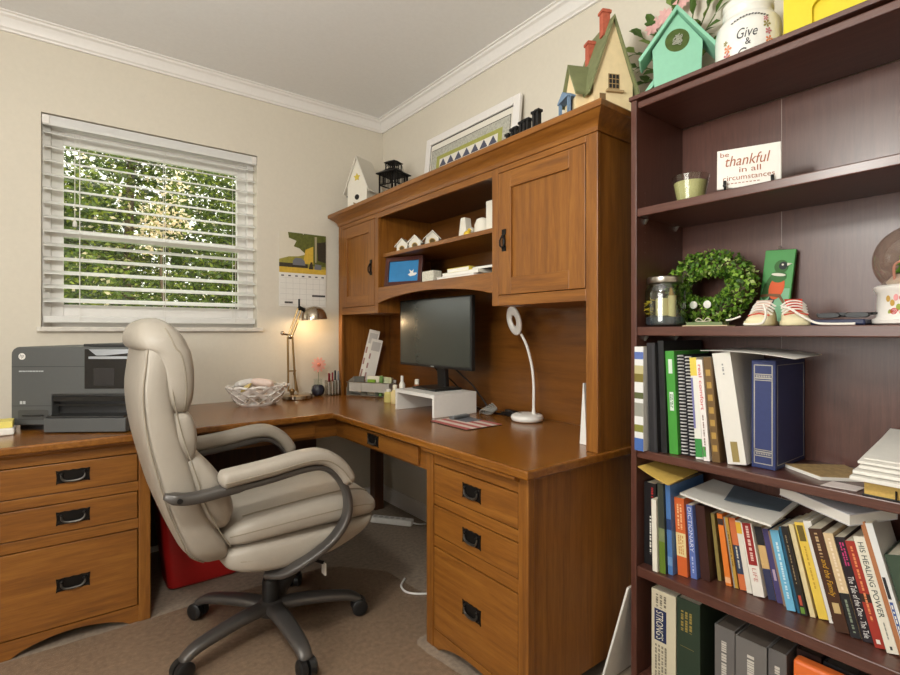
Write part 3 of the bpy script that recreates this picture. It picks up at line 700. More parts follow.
# ------------------------------------------------------------------ swing-arm lamp
brass = mat('antique_brass', (168, 140, 98), .28, metal=1)
nick = mat('polished_nickel', (178, 164, 146), .2, metal=1)
dl = thing('desk_lamp', 'brass swing arm desk lamp, lit, on the desk beneath the calendar', 'lamp', (1.105, 2.90, ZD))
MB().lathe([(.084, .0005), (.087, .004), (.086, .022), (.075, .028), (.03, .03)], (1.105, 2.905, ZD), 36).build('lamp_base', nick, dl, smooth=True)
J0, J1, J2 = Vector((1.075, 2.915, ZD+.035)), Vector((1.065, 2.92, 1.115)), Vector((1.128, 2.93, 1.285))
b = MB(); b.cyl((J0.x, J0.y, ZD+.018), J0+Vector((0, 0, .012)), .011, 12).ball(J0+Vector((0, 0, .01)), .016, 12, 8); b.build('swivel', brass, dl, smooth=True)
b = MB()
for dx in (-.019, .021): b.cyl(J0+Vector((dx*1.1, 0, .01)), J1+Vector((dx*.7, 0, 0)), .0062, 8)
b.cyl(J0+Vector((.012, .0, .12)), J0+Vector((.036, 0, .0)), .006, 8)
b.box(J0.x-.018, J0.x+.024, J0.y-.004, J0.y+.004, ZD+.16, ZD+.168)
b.build('lower_arm', brass, dl, smooth=True)
b = MB(); b.ball(J1, .014, 12, 8).cyl(J1+Vector((-.045, -.004, .02)), J1+Vector((.008, 0, .006)), .006, 8).ball(J1+Vector((-.045, -.004, .022)), .013, 10, 6); b.build('elbow', nick, dl, smooth=True)
b = MB()
for dx in (-.011, .011): b.cyl(J1+Vector((dx, 0, .0)), J2+Vector((dx, 0, 0)), .006, 8)
b.cyl(J1+Vector((.012, 0, .01)), J1+Vector((.045, 0, .095)), .009, 8)
b.build('upper_arm', brass, dl, smooth=True)
b = MB(); b.ball(J2, .014, 12, 8).cyl(J2, J2+Vector((.03, 0, -.01)), .012, 10).cyl(J2+Vector((-.004, 0, 0)), J2+Vector((-.004, 0, .055)), .006, 8); b.build('head_joint', black_m, dl, smooth=True)
sc = Vector((1.206, 2.90, 1.218))
out = [(.076, 0), (.0755, .012), (.071, .035), (.06, .056), (.042, .071), (.02, .079), (.003, .081)]
inn = [(.003, .078), (.02, .076), (.041, .068), (.058, .054), (.069, .034), (.0735, .012), (.074, 0)]
b = MB(); b.loft([[(r*cos(2*pi*q/32), r*sin(2*pi*q/32), z) for q in range(32)] for r, z in out+inn+[(.076, 0)]], caps=False)
b.xf(Matrix.Translation(sc) @ Euler((0, R(-4), 0)).to_matrix().to_4x4()); b.build('lamp_shade', nick, dl, smooth=True, angle=60)
b = MB(); b.cyl(sc+Vector((0, 0, .02)), sc+Vector((0, 0, .075)), .014, 12); b.cyl((sc.x-.05, sc.y-.055, sc.z-.004), (sc.x-.05, sc.y-.055, sc.z+.02), .003, 6); b.build('socket', black_pl, dl, smooth=True)
MB().ball(sc+Vector((0, 0, .042)), .022, 14, 8).build('lamp_bulb', mat('lit_bulb', (255, 214, 150), .4, emit=4), dl, smooth=True)
pl = bpy.data.lights.new('desk_lamp_light', 'POINT'); pl.energy = 1.5; pl.color = (1, .70, .38); pl.shadow_soft_size = .02
po = bpy.data.objects.new('desk_lamp_light', pl); COL.objects.link(po); po.location = sc+Vector((0, 0, -.005))

# ------------------------------------------------------------------ flower, pens, organizer
fl = thing('flower_vase', 'small dark bubble vase with one pink flower, on the desk by the wall', 'vase', (1.252, 2.955, ZD))
fc = (1.252, 2.955, ZD)
MB().lathe([(.018, .0005), (.034, .012), (.04, .035), (.034, .058), (.022, .068)], fc, 24).build('pebbles', mat('dark_blue_pebbles', (50, 48, 62), .25, noise=.5, nscale=90, bump=.6, bscale=120), fl, smooth=True)
MB().loft([[(fc[0]+r*cos(2*pi*q/24), fc[1]+r*sin(2*pi*q/24), ZD+z) for q in range(24)] for r, z in ((.042, .004), (.043, .035), (.036, .062), (.024, .076), (.026, .10), (.029, .105))], caps=False).build('vase_glass', clear, fl, smooth=True)
MB().tube(smoothpath([(fc[0], fc[1], ZD+.06), (fc[0]+.004, fc[1], ZD+.13), (fc[0], fc[1]-.004, ZD+.19)]), .0018, 6).build('stem', col(110, 120, 80), fl)
b = MB(); cf = Vector((fc[0], fc[1]-.012, ZD+.192))
pink = col(240, 176, 158)
for ring, (n, L_, zz) in enumerate(((11, .048, 0), (9, .034, -.005))):
    for k in range(n):
        a = 2*pi*k/n+ring*.3; ra = Vector((cos(a), 0, sin(a))); la = Vector((-sin(a), 0, cos(a))); f = Vector((-.35, -.94, 0))
        rr = lambda u, w_: cf+(ra*u+la*w_)+f*(.006*sin(u/L_*2.4)-zz)
        b.add([rr(.006, -.003), rr(L_*.55, -.0085), rr(L_*.9, -.007), rr(L_, 0), rr(L_*.9, .007), rr(L_*.55, .0085), rr(.006, .003)], [(0, 1, 2, 3, 4, 5, 6)])
b.build('petals', pink, fl)
MB().ball(cf+Vector((-.003, -.01, 0)), .011, 12, 8).build('flower_centre', col(222, 130, 104), fl, smooth=True)
pc = thing('pen_cup', 'clear acrylic pen cup standing beside the flower vase', 'pen cup', (1.336, 2.925, ZD))
q0 = (1.336, 2.925)
b = MB(); b.loft([[(q0[0]+x, q0[1]+y, z) for x, y in rrect(.042, .03, .006)] for z in (ZD+.0005, ZD+.004)]); b.loft([[(q0[0]+x, q0[1]+y, z) for x, y in rrect(.042, .03, .006)] for z in (ZD+.004, ZD+.095)], caps=False); b.build('cup', glass('frosted_acrylic', (225, 222, 218), .15, gloss=.3), pc, smooth=True)
MB().box(q0[0]-.001, q0[0]+.001, q0[1]-.029, q0[1]+.029, ZD+.004, ZD+.09).build('divider', clear, pc)
for i, (dx, dy, c, h, lab) in enumerate(((-.032, -.012, (120, 24, 28), .135, 'dark red pen, leftmost in the acrylic cup'), (-.016, .012, (150, 40, 44), .13, 'red pen with long cap in the acrylic cup'), (-.008, -.012, (120, 30, 40), .138, 'maroon marker in the acrylic cup, left of the black pen'), (.010, -.012, (30, 28, 34), .15, 'black pen in the middle of the acrylic cup, tallest'), (.022, .012, (60, 74, 110), .14, 'blue pen in the acrylic cup'), (.032, -.010, (120, 128, 136), .145, 'grey pen, rightmost in the acrylic cup'))):
    t = thing('pen', lab, 'pen', (q0[0]+dx, q0[1]+dy, ZD+.005), group='pens in the acrylic cup')
    MB().lathe([(.001, 0), (.0045, .012), (.0045, h*.6)], (q0[0]+dx, q0[1]+dy, ZD+.005), 10).build('barrel', white_pl, t, smooth=True)
    MB().lathe([(.0055, h*.6), (.0055, h-.004), (.004, h)], (q0[0]+dx, q0[1]+dy, ZD+.005), 10).build('cap', col(*c, .35), t, smooth=True)

og = thing('desk_organizer', 'silver mesh desk organizer with compartments inside the hutch', 'organizer', (1.392, 2.852, ZD), R(-60))
mesh_m = mat('silver_mesh', (196, 193, 186), .45, metal=.25, noise=.3, nscale=260)
Wd, Dp = .30, .085
b = MB(); b.box(0, Wd, 0, Dp, .001, .004)
b.add([(0, 0, .004), (0, Dp, .004), (0, Dp, .115), (0, .02, .09)], [(0, 1, 2, 3)])
b.box(0, .0015, .0, Dp, .004, .05).box(Wd-.0015, Wd, 0, Dp, .004, .085).box(0, Wd, Dp-.0015, Dp, .004, .10).box(.02, Wd, 0, .0015, .03, .085).box(.105, .1065, 0, Dp, .004, .085).box(.20, .2015, 0, Dp, .004, .085).box(.0, .105, 0, Dp, .052, .0535)
b.build('mesh_box', mesh_m, og, local=True)
b = MB(); b.tube([(0, 0, .086), (Wd, 0, .086)], .0025, 6).tube([(0, 0, .004), (Wd, 0, .004)], .003, 6).tube([(0, 0, .004), (.012, 0, .086)], .0025, 6).tube([(Wd, 0, .004), (Wd, 0, .086)], .0025, 6).tube([(.105, 0, .004), (.105, 0, .086)], .002, 6)
b.build('wire_rim', chrome, og, local=True, smooth=True)
Mo = W[og.name]
def onorg(name, label, cat, b, m, x, y, z, rot=0, bev=.002, tilt=(0, 0, 0), smooth=False):
    c = Mo @ Vector((x, y, z)); M3 = (Matrix.Rotation(R(-60+rot), 3, 'Z') @ Euler(tilt).to_matrix())
    b.xf(Matrix.Translation(c) @ M3.to_4x4())
    return tag(b.build(name, m, origin=c, bevel=bev, smooth=smooth), label, cat)
onorg('calculator', 'dark grey calculator leaning in the mesh organizer\'s left bay', 'calculator', MB().box(-.036, .036, 0, .012, 0, .06), mat('calc_grey', (92, 92, 88), .5), .054, .052, .058, 0, .003, (R(-8), R(-2), 0))
onorg('sticky_notes', 'green sticky notes in the middle bay of the mesh organizer', 'sticky notes', MB().box(-.026, .026, 0, .014, 0, .07), col(126, 164, 52), .15, .03, .034, 0, .001, (R(-10), 0, 0))
onorg('card_box', 'white card box behind the green sticky notes in the organizer', 'box', MB().box(-.042, .042, 0, .018, 0, .115), col(232, 226, 208), .152, .061, .006)
onorg('tissue_pack', 'pale green soft pack in the right bay of the mesh organizer', 'pack', MB().box(-.03, .03, -.012, .012, 0, .11), col(206, 208, 170), .248, .05, .009, 0, .006, (R(-4), R(6), 0))
onorg('glue_stick', 'white glue stick with green cap in the mesh organizer', 'glue stick', MB().lathe([(.011, 0), (.011, .08), (.0115, .081), (.0115, .118), (.009, .12)], (0, 0, 0), 14), col(120, 160, 90), .222, .03, .006, 0, 0, (0, R(4), 0), True)
onorg('highlighter', 'light green highlighter upright beside the glue stick', 'highlighter', MB().lathe([(.009, 0), (.009, .10), (.007, .104), (.007, .12)], (0, 0, 0), 12), col(196, 206, 150), .212, .062, .006, 0, 0, (0, 0, 0), True)
for i, (dx, h, wid, lab) in enumerate(((.0, .40, .034, 'tall white envelope leaning behind the mesh organizer'), (.02, .34, .036, 'shorter white envelope leaning in front of the taller one'))):
    e = thing('envelope', lab, 'envelope', (1.508+dx*1.1, 2.885-dx*1.0, ZD+.012), group='envelopes behind the organizer', rot=(R(0), R(13), R(-20)))
    MB().box(-wid, wid, -.004, .004, 0, h).build('paper', white_pp, e, local=True, bevel=.001)
    b = MB()
    for z0, z1, x0 in ((h*.62, h*.72, -.03), (h*.44, h*.54, -.032), (h*.2, h*.36, -.03)): b.box(x0, x0+.01, -.0046, -.0041, z0, z1)
    b.build('print_marks', col(168, 130, 124), e, local=True)
    MB().box(-wid*.75, wid*.75, -.0046, -.0041, h*.78, h*.95).build('window_patch', col(190, 186, 182, .3), e, local=True)

def bottle(c, prof, m, capp, mc, label, name='bottle'):
    t = thing(name, label, 'bottle', c, group='small bottles beside the riser')
    MB().lathe(prof, c, 18).build('bottle_body', m, t, smooth=True, angle=50)
    MB().lathe(capp, c, 14).build('cap', mc, t, smooth=True, angle=50)
bottle((1.455, 2.385, ZD+.0005), [(.022, 0), (.024, .006), (.024, .06), (.012, .075)], col(226, 206, 150), [(.012, .075), (.012, .10), (.01, .103)], col(236, 228, 206), 'cream bottle nearest the white riser')
bottle((1.51, 2.40, ZD+.0005), [(.016, 0), (.017, .005), (.017, .10), (.008, .118)], col(236, 234, 224), [(.008, .118), (.008, .145), (.006, .148)], col(240, 238, 232), 'slim white spray bottle, tallest beside the riser')
bottle((1.58, 2.355, ZD+.0005), [(.02, 0), (.021, .006), (.021, .085), (.013, .10)], col(150, 96, 60), [(.013, .10), (.013, .125), (.011, .128)], col(232, 226, 214), 'amber bottle with white cap behind the cream one')
bottle((1.46, 2.46, ZD+.0005), [(.026, 0), (.027, .005), (.025, .05), (.014, .058)], col(214, 204, 128), [(.014, .058), (.014, .07), (.012, .072)], col(236, 232, 220), 'squat yellow bottle between organizer and riser')

# ------------------------------------------------------------------ riser, monitor, mouse pad
wl = mat('white_laminate', (224, 221, 216), .4)
rs = thing('monitor_riser', 'white monitor riser, open fronted, on the desk', 'riser', (1.475, 2.035, ZD))
MB().box(1.347, 1.60, 1.868, 2.205, .84, .857).build('top_board', wl, rs, bevel=.001)
for y in (1.868, 2.189): MB().box(1.347, 1.60, y, y+.016, ZD+.0005, .8398).build('side_board', wl, rs, bevel=.001)
mon = thing('monitor', 'black flat computer monitor standing on the white riser', 'monitor', (1.51, 2.07, .8575))
MB().box(1.425, 1.59, 1.965, 2.17, .8575, .868).build('stand_base', black_pl, mon, bevel=.004)
b = MB(); b.loft([[(x+a, 2.075+c, z) for a, c in rrect(.014, .034, .006)] for x, z in ((1.555, .866), (1.55, .95), (1.54, 1.05), (1.533, 1.15))]); b.build('stand_neck', black_pl, mon, smooth=True)
MB().box(1.50, 1.522, 1.785, 2.405, .964, 1.318).box(1.522, 1.55, 1.90, 2.29, 1.02, 1.25).build('screen_housing', black_pl, mon, bevel=.004)
MB().box(1.4985, 1.4998, 1.795, 2.395, .978, 1.309).build('screen', mat('dark_lcd', (50, 55, 50), .22, spec=.7), mon)
MB().box(1.498, 1.4996, 2.082, 2.108, .967, .973).build('badge', col(150, 152, 150, .3), mon)
c1 = MB().tube(smoothpath([(1.56, 2.17, .97), (1.60, 2.19, .94), (1.63, 2.15, .91), (1.65, 2.10, .87), (1.66, 2.0, .80), (1.665, 1.93, ZD+.006), (1.67, 1.88, ZD+.006), (1.66, 1.80, ZD+.006)]), .004, 8)
c1.tube(smoothpath([(1.56, 2.0, .97), (1.59, 1.97, .93), (1.62, 1.92, .88), (1.63, 1.86, .82), (1.64, 1.8, ZD+.012), (1.65, 1.72, ZD+.006)]), .004, 8)
c1 = c1.build('black_cable', black_pl, origin=(1.65, 1.9, ZD), smooth=True); tag(c1, 'black cords running from the monitor down behind the riser', 'cord')
ad = thing('power_adapter', 'black plug adapter on the desk behind the ring lamp', 'adapter', (1.665, 1.70, ZD+.0005), R(80))
MB().box(-.045, .03, -.016, .016, .0, .03).build('adapter_body', black_pl, ad, local=True, bevel=.006)
MB().tube(smoothpath([(.03, 0, .014), (.05, 0, .012), (.07, .004, .006)]), .005, 8).build('strain_relief', black_pl, ad, local=True, smooth=True)
gc = MB()
for k in range(5): gc.tube(smoothpath([(1.585+.012*k, 1.825-.01*k, ZD+.0045+.005*k), (1.565+.015*k, 1.785, ZD+.03+.006*k), (1.595+.006*k, 1.745, ZD+.02+.003*k), (1.60+.006*k, 1.785, ZD+.005+.004*k), (1.59+.01*k, 1.82, ZD+.01)]), .004, 6)
tag(gc.build('cable_bundle', mat('grey_cable', (128, 126, 120), .5), origin=(1.64, 1.8, ZD), smooth=True), 'coiled grey cable bundle behind the white riser', 'cable')
mp = thing('mouse_pad', 'red and white striped mouse pad with a grey corner, on the desk', 'mouse pad', (1.385, 1.69, ZD+.0004))
MB().prism([(1.385+x, 1.69+y) for x, y in rrect(.10, .13, .012)], 'z', ZD+.0004, ZD+.003).build('pad_base', black_pl, mp)
b = MB(); rd, wt, gy = mat('faded_red_cloth', (176, 96, 90), .8), mat('faded_white_cloth', (214, 198, 186), .8), mat('slate_cloth', (104, 106, 112), .8, noise=.4, nscale=90)
for k in range(7):
    x0 = 1.288+.0277*k; y1 = 1.816 if k < 3 else 1.816
    b.box(x0, x0+.0277, 1.564, y1, ZD+.003, ZD+.0036, k % 2)
b.box(1.39, 1.482, 1.69, 1.816, ZD+.0036, ZD+.0042, 2)
b.build('pad_cloth', [rd, wt, gy], mp)
rc = thing('remote_control', 'slim dark grey remote on the mouse pad, against the riser', 'remote', (1.43, 1.785, ZD+.0045), R(8))
MB().box(-.055, .055, -.016, .016, 0, .014).build('remote_body', mat('remote_grey', (92, 94, 96), .4), rc, local=True, bevel=.005)
b = MB()
for i in range(5): b.box(-.045+.018*i, -.035+.018*i, -.005, .005, .0141, .0155)
b.build('buttons', col(150, 150, 150), rc, local=True)
# ------------------------------------------------------------------ ring lamp, panel
rl = thing('ring_lamp', 'white ring headed lamp with gooseneck on the desk', 'lamp', (1.635, 1.565, ZD))
MB().lathe([(.055, .0005), (.068, .006), (.072, .016), (.068, .027), (.055, .033), (.02, .034)], (1.635, 1.565, ZD), 36).build('lamp_base', white_pl, rl, smooth=True)
MB().box(1.61, 1.625, 1.585, 1.605, ZD+.0335, ZD+.035).build('switch', col(150, 140, 130), rl)
MB().tube(smoothpath([(1.645, 1.535, ZD+.03), (1.645, 1.535, ZD+.10), (1.648, 1.538, .92), (1.65, 1.552, 1.0), (1.645, 1.575, 1.08), (1.635, 1.597, 1.13), (1.628, 1.607, 1.143)]), [.011, .009, .008]+[.0062]*31+[.008, .009, .010], 10).build('gooseneck', white_pl, rl, smooth=True)
rcn = Vector((1.612, 1.622, 1.196)); e1 = Vector((.26, -.20, .94)).normalized(); nn = Vector((-.86, -.12, .3)); nn = (nn-e1*nn.dot(e1)).normalized(); e2 = e1.cross(nn)
e1 = Vector((-.18, .12, .97)).normalized(); nn = Vector((-.97, .25, -.1)); nn = (nn-e1*nn.dot(e1)).normalized(); e2 = e1.cross(nn)
rings = []
for k in range(40):
    a = 2*pi*k/40; d = e1*cos(a)*1.12+e2*sin(a)*.95
    rings.append([rcn+d*(.041+p)+nn*q for p, q in superell(.019, .0075, 3, 12)])
MB().loft(rings, closed=True).build('ring_head', white_pl, rl, smooth=True, angle=60)
wc = MB().tube(smoothpath([(1.70, 1.63, ZD+.005), (1.69, 1.66, ZD+.006), (1.68, 1.68, ZD+.012), (1.672, 1.60, ZD+.012)][:3]), .003, 6).build('power_lead', white_pl, rl, smooth=True)
wp = thing('upright_wedge', 'white wedge shaped panel standing on edge at the hutch post', 'panel', (1.53, 1.125, ZD+.0005))
MB().add([(1.45, 1.105, ZD+.0005), (1.60, 1.095, ZD+.0005), (1.60, 1.125, ZD+.0005), (1.45, 1.135, ZD+.0005), (1.455, 1.121, ZD+.215), (1.60, 1.115, ZD+.215), (1.60, 1.118, ZD+.215), (1.455, 1.1245, ZD+.215)], [(3, 2, 1, 0), (4, 5, 6, 7), (0, 1, 5, 4), (2, 3, 7, 6), (0, 4, 7, 3), (1, 2, 6, 5)]).build('panel_body', white_pl, wp, bevel=.001)
# ------------------------------------------------------------------ calendar
ca = thing('wall_calendar', 'wall calendar with a country photo above its month grid', 'calendar', (1.19, 3.035, 1.53))
x0, x1, zt, zm, zb = 1.04, 1.338, 1.752, 1.505, 1.30
MB().box(x0, x1, 3.0335, 3.0375, zb, zt).build('pages', white_pp, ca)
Y = 3.0333
pic = [mat('cal_sky', (214, 206, 188), .6), mat('cal_foliage', (92, 96, 40), .6, noise=.6, nscale=60), mat('cal_shade', (58, 50, 36), .6, noise=.4, nscale=70), mat('cal_yellow', (206, 170, 62), .6, noise=.25, nscale=50), mat('cal_grass', (150, 142, 62), .6, noise=.4, nscale=60), mat('cal_car', (112, 114, 120), .5), mat('cal_trunk', (170, 160, 130), .6)]
b = MB(); Wc, Hc = x1-x0, zt-zm
px = lambda u, v: (x0+u*Wc, zm+v*Hc)
def pol(pts, m, k): b.prism([px(*p) for p in pts], 'y', Y-.00006*k, Y, m)
pol([(0, 0), (1, 0), (1, 1), (0, 1)], 0, 1)
pol([(0, .32), (.2, .40), (.4, .42), (.6, .5), (1, .4), (1, .1), (0, .1)], 4, 2)
pol([(.18, 1), (1, 1), (1, .2), (.72, .2), (.6, .45), (.42, .62), (.30, .66), (.36, .8), (.2, .86)], 1, 3)
pol([(.75, .95), (.80, .95), (.79, .3), (.76, .3)], 6, 4)
pol([(.55, .6), (.72, .7), (.72, .25), (.5, .25)], 3, 4)
pol([(.80, .8), (1, .85), (1, .3), (.82, .35)], 2, 4)
pol([(0, .0), (1, .0), (1, .14), (0, .14)], 3, 5)
pol([(0, .14), (.6, .14), (.6, .24), (0, .24)], 2, 5)
pol([(.28, .2), (.55, .2), (.53, .32), (.46, .38), (.34, .38), (.28, .3)], 5, 6)
pol([(.62, .12), (.66, .3), (.70, .3), (.72, .12)], 2, 6)
pol([(.74, .12), (.9, .12), (.9, .24), (.76, .26)], 5, 6)
b.build('photo', pic, ca)
b = MB()
for i in range(1, 7): b.box(x0+Wc*i/7-.0007, x0+Wc*i/7+.0007, Y-.0002, Y, zb+.01, zm-.03)
for i in range(6): z = zb+.01+(zm-.04-zb)*i/5; b.box(x0+.008, x1-.008, Y-.0002, Y, z-.0007, z+.0007)
b.build('month_grid', col(190, 186, 180), ca)
b = MB(); rng = random.Random(4)
for i in range(7):
    b.box(x0+Wc*(i+.3)/7, x0+Wc*(i+.7)/7, Y-.0003, Y, zm-.022, zm-.014)
for x, z, w in ((.76, .075, .045), (.9, .075, .045), (.18, .03, .05)): b.box(x0+Wc*x-.02, x0+Wc*x-.02+w, Y-.0003, Y, zb+z-.012, zb+z)
b.build('print_marks', col(70, 66, 66), ca)
MB().cyl((1.19, 3.03, 1.748), (1.19, 3.0395, 1.748), .003, 8).build('nail', chrome, ca)

# ------------------------------------------------------------------ things inside the hutch
cw = mat('chalk_white', (226, 220, 206), .7)
def mini_house(y, rot, label, roofm):
    z = 1.5762
    t = thing('miniature_birdhouse', label, 'birdhouse', (1.485, y, z), rot, 'miniature birdhouses on the hutch shelf')
    w, h, d, p = .032, .045, .052, .03
    MB().prism([(-w, 0.0005), (w, .0005), (w, h), (0, h+p), (-w, h)], 'x', 0, d).build('body', cw, t, local=True)
    b = MB()
    for s in (-1, 1): b.prism([(0, h+p+.0005), (s*(w+.012), h-.010), (s*(w+.012), h-.004), (0, h+p+.008)], 'x', -.006, d+.006)
    b.build('roof', roofm, t, local=True)
    b = MB(); b.prism([(.013*cos(k*pi/10), .026+.013*sin(k*pi/10)) for k in range(20)], 'x', -.001, -.0001); b.build('entrance', col(92, 70, 30), t, local=True)
    b = MB(); b.prism([(.017*cos(k*pi/10), .026+.017*sin(k*pi/10)) for k in range(20)], 'x', -.0004, -.00005); b.build('entrance_ring', col(196, 160, 84), t, local=True)
mini_house(2.362, R(30), 'miniature white birdhouse, leftmost of three on the hutch shelf', cw)
mini_house(2.235, R(38), 'miniature white birdhouse, middle of three on the hutch shelf', cw)
mini_house(2.075, R(62), 'miniature white birdhouse, rightmost of three, turned to show its roof', mat('grey_white', (206, 200, 188), .7))
zz = 1.5762
wf = thing('angled_figurine', 'white angular letter figurine on the hutch shelf', 'figurine', (1.48, 1.86, zz))
MB().prism([(1.888, zz+.0005), (1.835, zz+.0005), (1.828, zz+.05), (1.838, zz+.108), (1.868, zz+.108)], 'x', 1.50, 1.54).build('figurine_body', cw, wf, bevel=.004)
MB().prism([(1.834, zz+.0005), (1.785, zz+.0005), (1.785, zz+.045), (1.805, zz+.058), (1.826, zz+.05)], 'x', 1.505, 1.53).build('figurine_wing', mat('grey_white', (206, 200, 188), .7), wf, bevel=.006)
sb_ = thing('rounded_figurine', 'white rounded figurine with a yellow bird on the hutch shelf', 'figurine', (1.52, 1.76, zz))
MB().lathe([(.03, .0005), (.035, .02), (.034, .06), (.024, .085), (.008, .092)], (1.53, 1.745, zz), 20, sy=1.15).build('figurine_body', cw, sb_, smooth=True)
b = MB().ball((1.478, 1.79, zz+.018), .0155, 12, 8, sy=1.4, sz=1.0).ball((1.475, 1.772, zz+.033), .009, 10, 6); b.build('bird', col(212, 178, 50), sb_, smooth=True)
tb = thing('tall_block', 'tall white painted block at the right end of the hutch shelf', 'block', (1.52, 1.645, zz))
MB().box(1.505, 1.535, 1.60, 1.692, zz+.0005, zz+.152).build('block_body', cw, tb, bevel=.002)
MB().box(1.49, 1.5045, 1.61, 1.70, zz+.0005, zz+.018).build('block_foot', cw, tb, bevel=.001)
fr = thing('framed_picture', 'blue seabird picture in a dark wooden frame on the lower hutch shelf', 'picture frame', (1.452, 2.30, 1.3905), rot=(0, R(7), R(22)))
dk = mat('dark_cherry_frame', (72, 34, 28), .35)
b = MB(); hw, hh = .121, .160
for y0, y1, z0, z1 in ((-hw, -hw+.024, 0, hh), (hw-.024, hw, 0, hh), (-hw+.024, hw-.024, 0, .024), (-hw+.024, hw-.024, hh-.024, hh)): b.box(-.01, .008, y0, y1, z0+.0008, z1)
b.build('frame', dk, fr, local=True, bevel=.002)
MB().box(-.001, .006, -hw+.02, hw-.02, .02, hh-.02).build('picture_print', mat('picture_blue', (48, 122, 176), .3, noise=.22, nscale=18), fr, local=True)
b = MB(); s_ = lambda pts: b.prism([(-.055+y*.9, .062+z*.9) for y, z in pts], 'x', -.0018, -.0011)
s_([(.03, 0), (.012, -.012), (-.02, -.008), (-.035, .002), (-.03, .008), (-.012, .008), (.0, .012)]); s_([(.012, .006), (.022, .03), (.005, .018), (-.01, .028), (-.006, .006)])
b.build('seabird', white_pp, fr, local=True)
xb = thing('printed_box', 'small white box with grey pattern beside the framed picture', 'box', (1.46, 2.08, 1.3885))
MB().box(1.450, 1.50, 2.018, 2.115, 1.3885, 1.449).build('box_body', mat('patterned_card', (206, 202, 186), .6, noise=.45, nscale=110), xb, bevel=.001)
for i, (x0_, x1_, y0_, y1_, z0_, z1_, c, lab) in enumerate(((1.405, 1.56, 1.66, 1.93, 1.3885, 1.402, (222, 214, 208), 'pale paperback at the bottom of the hutch book stack'), (1.415, 1.57, 1.64, 1.90, 1.4025, 1.418, (226, 222, 208), 'white paperback in the middle of the hutch book stack'), (1.425, 1.58, 1.715, 1.875, 1.4185, 1.438, (214, 194, 84), 'yellow book on top of the hutch book stack'), (1.44, 1.60, 1.545, 1.712, 1.4185, 1.433, (48, 42, 38), 'black book beside the yellow one on the hutch stack'))):
    t = thing('book', lab, 'book', ((x0_+x1_)/2, (y0_+y1_)/2, z0_), group='books lying on the hutch shelf')
    MB().box(x0_, x1_, y0_, y1_, z0_, z0_+.002).box(x0_, x1_, y0_, y1_, z1_-.002, z1_).box(x0_, x1_, y0_, y0_+.002, z0_+.002, z1_-.002).build('cover', col(*c), t)
    MB().box(x0_+.002, x1_-.002, y0_+.0021, y1_-.002, z0_+.0021, z1_-.0021).build('page_block', white_pp, t)

# ------------------------------------------------------------------ on top of the hutch
ZH = 1.8775
wb = thing('white_birdhouse', 'white gabled birdhouse with a yellow star, on top of the hutch', 'birdhouse', (1.515, 2.868, ZH), R(24))
K = dict(local=True)
w, he, pk, d = .075, .18, .355, .12
MB().prism([(-w, .0), (w, .0), (w, he), (0, pk-.01), (-w, he)], 'x', -d/2, d/2).build('body', cw, wb, **K)
b = MB()
for s in (-1, 1): b.prism([(0, pk-.011+.002), (s*(w+.022), he-.052), (s*(w+.026), he-.046), (0, pk+.006)], 'x', -d/2-.012, d/2+.03)
b.build('roof', mat('white_roof', (214, 208, 196), .7), wb, **K)
b = MB(); b.prism([(.017*cos(k*pi/10), .105+.017*sin(k*pi/10)) for k in range(20)], 'x', -d/2-.002, -d/2-.0002); b.build('entrance', black_pl, wb, **K)
b = MB(); b.prism([((.026 if k % 2 == 0 else .013)*math.sin(k*pi/5), .228+(.026 if k % 2 == 0 else .013)*cos(k*pi/5)) for k in range(10)], 'x', -d/2-.003, -d/2-.0002); b.build('star', col(208, 184, 70), wb, **K)
MB().cyl((-d/2-.035, 0, .06), (-d/2, 0, .06), .004, 8).build('perch', col(150, 120, 80), wb, **K)
MB().box(-.01, .02, w+.001, w+.05, .13, .142).build('side_bracket', black_pl, wb, **K)
LS = Matrix.Diagonal((.72, .72, .92, 1))
ln = thing('candle_lantern', 'black iron lantern with a raised roof on top of the hutch', 'lantern', (1.585, 2.615, ZH), R(20))
b = MB(); h = .082
for sx in (-1, 1):
    for sy in (-1, 1): b.box(sx*h-.005, sx*h+.005, sy*h-.005, sy*h+.005, .008, .225)
b.box(-h-.01, h+.01, -h-.01, h+.01, 0, .008); b.xf(LS).build('posts', black_m, ln, **K)
b = MB()
for k in range(-4, 5):
    for s in (-1, 1): b.box(k*.018-.0025, k*.018+.0025, s*h-.002, s*h+.002, .158, .226); b.box(s*h-.002, s*h+.002, k*.018-.0025, k*.018+.0025, .158, .226)
for s in (-1, 1): b.box(-h, h, s*h-.003, s*h+.003, .152, .159); b.box(s*h-.003, s*h+.003, -h, h, .152, .159); b.box(-h, h, s*h-.003, s*h+.003, .08, .086)
b.xf(LS).build('fretwork', black_m, ln, **K)
MB().loft([[(s*x, s2*x, z) for s, s2 in ((-1, -1), (1, -1), (1, 1), (-1, 1))] for x, z in ((.105, .226), (.105, .232), (.052, .258), (.052, .262))]).xf(LS).build('roof', black_m, ln, **K)
b = MB()
for sx in (-1, 1):
    for sy in (-1, 1): b.box(sx*.045-.004, sx*.045+.004, sy*.045-.004, sy*.045+.004, .262, .30)
for k in (-1, 0, 1):
    for s in (-1, 1): b.box(k*.018-.002, k*.018+.002, s*.045-.002, s*.045+.002, .262, .30); b.box(s*.045-.002, s*.045+.002, k*.018-.002, k*.018+.002, .262, .30)
b.loft([[(s*x, s2*x, z) for s, s2 in ((-1, -1), (1, -1), (1, 1), (-1, 1))] for x, z in ((.056, .30), (.056, .306), (.03, .318), (.01, .32))]); b.xf(LS).build('cupola', black_m, ln, **K)
